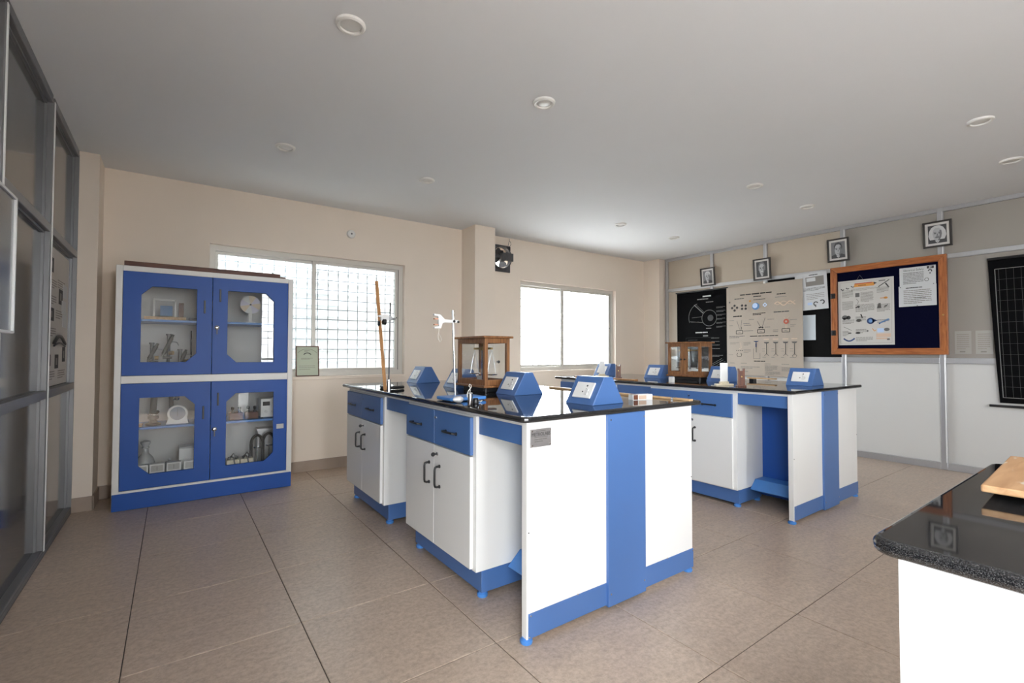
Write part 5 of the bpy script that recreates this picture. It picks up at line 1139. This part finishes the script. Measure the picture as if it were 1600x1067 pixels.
MB().box(LX + 0.005, LX + 0.030, 2.855, 2.872, 1.24, 1.82).box(LX + 0.005, LX + 0.030, 2.05, 2.855, 1.808, 1.82).box(LX + 0.005, LX + 0.030, 2.05, 2.855, 1.238, 1.25).build('edging', 'aluminium_white', t, 0.002)

# ================================================================ things on the back wall
t = thing('certificate', (1.075, BY - 0.004, 0.926), 'framed pale green certificate standing on the first window sill', 'certificate')
M = Matrix.Translation((1.077, BY + 0.005, 0.927)) @ Matrix.Rotation(math.radians(-6), 4, 'X')
w, h = 0.216, 0.30
mb = MB()
for (a, c, d, e) in ((-w / 2, w / 2, 0, 0.009), (-w / 2, w / 2, h - 0.009, h), (-w / 2, -w / 2 + 0.009, 0.009, h - 0.009), (w / 2 - 0.009, w / 2, 0.009, h - 0.009)): mb.box(a, c, -0.009, 0.004, d, e, M=M)
mb.build('frame', 'wood_dark', t, 0.001)
MB().box(-w / 2 + 0.008, w / 2 - 0.008, -0.003, 0.003, 0.008, h - 0.008, M=M).build('sheet', 'paper_green', t)
R3 = M.to_3x3(); p = Print(M @ Vector((-w / 2, -0.0032, 0)), R3 @ Vector((1, 0, 0)), R3 @ Vector((0, 0, 1)), R3 @ Vector((0, -1, 0))); r_ = random.Random(71)
p.arc(w / 2, 0.15, 0.12, 0.75, 2.39, 0.003, 'ink_grey'); p.arc(w / 2, 0.185, 0.045, 0.7, 2.44, 0.008, 'ink'); p.para(0.05, 0.165, 0.11, 0.02, 2, 'ink_light', r_, 0.4); p.para(0.03, 0.06, 0.15, 0.05, 3, 'ink_light', r_, 0.25); p.para(0.08, 0.24, 0.05, 0.02, 2, 'ink_light', r_, 0.4); p.build(t)

t = thing('wall_sensor', (1.48, BY, 2.39), 'small round white detector on the back wall above the first window', 'detector')
MB().lathe((1.482, BY, 2.391), [(0.044, 0), (0.044, -0.012), (0.036, -0.024), (0.012, -0.028)], 28, axis='y').build('body', 'white_plastic', t, smooth=True)
MB().lathe((1.482, BY - 0.028, 2.391), [(0.009, 0.002), (0.009, -0.004), (0.003, -0.006)], 16, axis='y').build('eye', 'rubber_grey', t, smooth=True)

t = thing('exhaust_fan', (3.345, BY, 2.19), 'grey metal exhaust fan high on the wall beside the middle pillar', 'fan')
fx, fz = 3.345, 2.365
ring = [(fx + 0.135 * math.cos(2 * math.pi * i / 24), fz + 0.135 * math.sin(2 * math.pi * i / 24)) for i in range(24)]
holed('plate', [(fx - 0.165, fz - 0.175), (fx + 0.155, fz - 0.175), (fx + 0.155, fz + 0.165), (fx - 0.165, fz + 0.165)], ring, BY - 0.022, BY - 0.002, 'steel_dark', t, 0.002)
holed('rim', [(fx + 0.15 * math.cos(2 * math.pi * i / 24), fz + 0.15 * math.sin(2 * math.pi * i / 24)) for i in range(24)], ring, BY - 0.07, BY - 0.021, 'steel_dark', t)
MB().lathe((fx, BY - 0.05, fz), [(0.05, 0.03), (0.055, 0.0), (0.055, -0.05), (0.045, -0.075), (0.01, -0.08)], 22, axis='y').build('motor', 'steel_dark', t, smooth=True)
MB().box(fx + 0.02, fx + 0.15, BY - 0.10, BY - 0.085, fz - 0.045, fz + 0.055).box(fx - 0.15, fx - 0.02, BY - 0.10, BY - 0.085, fz - 0.02, fz + 0.02).build('bracket', 'steel_dark', t, 0.002)
for k in range(4):
    a = math.radians(20 + 90 * k)
    R = Matrix.Translation((fx, BY - 0.03, fz)) @ Matrix.Rotation(-a, 4, 'Y') @ Matrix.Rotation(math.radians(28), 4, 'X')
    mb = MB().prism([(0.04, -0.02), (0.08, -0.055), (0.115, -0.05), (0.128, 0.0), (0.118, 0.045), (0.085, 0.05), (0.04, 0.02)], -0.0015, 0.0015, 'y'); mb.v = [tuple(R @ Vector(q)) for q in mb.v]; mb.build('blade', 'steel_dark', t)
B('cowl', 'steel_dark', t, fx - 0.13, fx + 0.13, BY + 0.10, BY + 0.11, fz - 0.02, fz + 0.13)  # plate added behind the blades to block daylight in the upper hole
B('capacitor_box', 'black_plastic', t, fx + 0.085, fx + 0.14, BY - 0.05, BY - 0.022, fz + 0.095, fz + 0.15, 0.003)
MB().tube([(fx + 0.11, BY - 0.03, fz + 0.145), (fx + 0.125, BY - 0.025, fz + 0.19), (fx + 0.14, BY - 0.02, fz + 0.23), (fx + 0.145, BY - 0.015, CZ - 0.01)], 0.0035, 6).tube([(fx + 0.13, BY - 0.03, fz + 0.145), (fx + 0.165, BY - 0.025, fz + 0.19), (fx + 0.16, BY - 0.02, fz + 0.22), (fx + 0.145, BY - 0.015, fz + 0.24)], 0.003, 6).build('wire', 'rubber_grey', t)
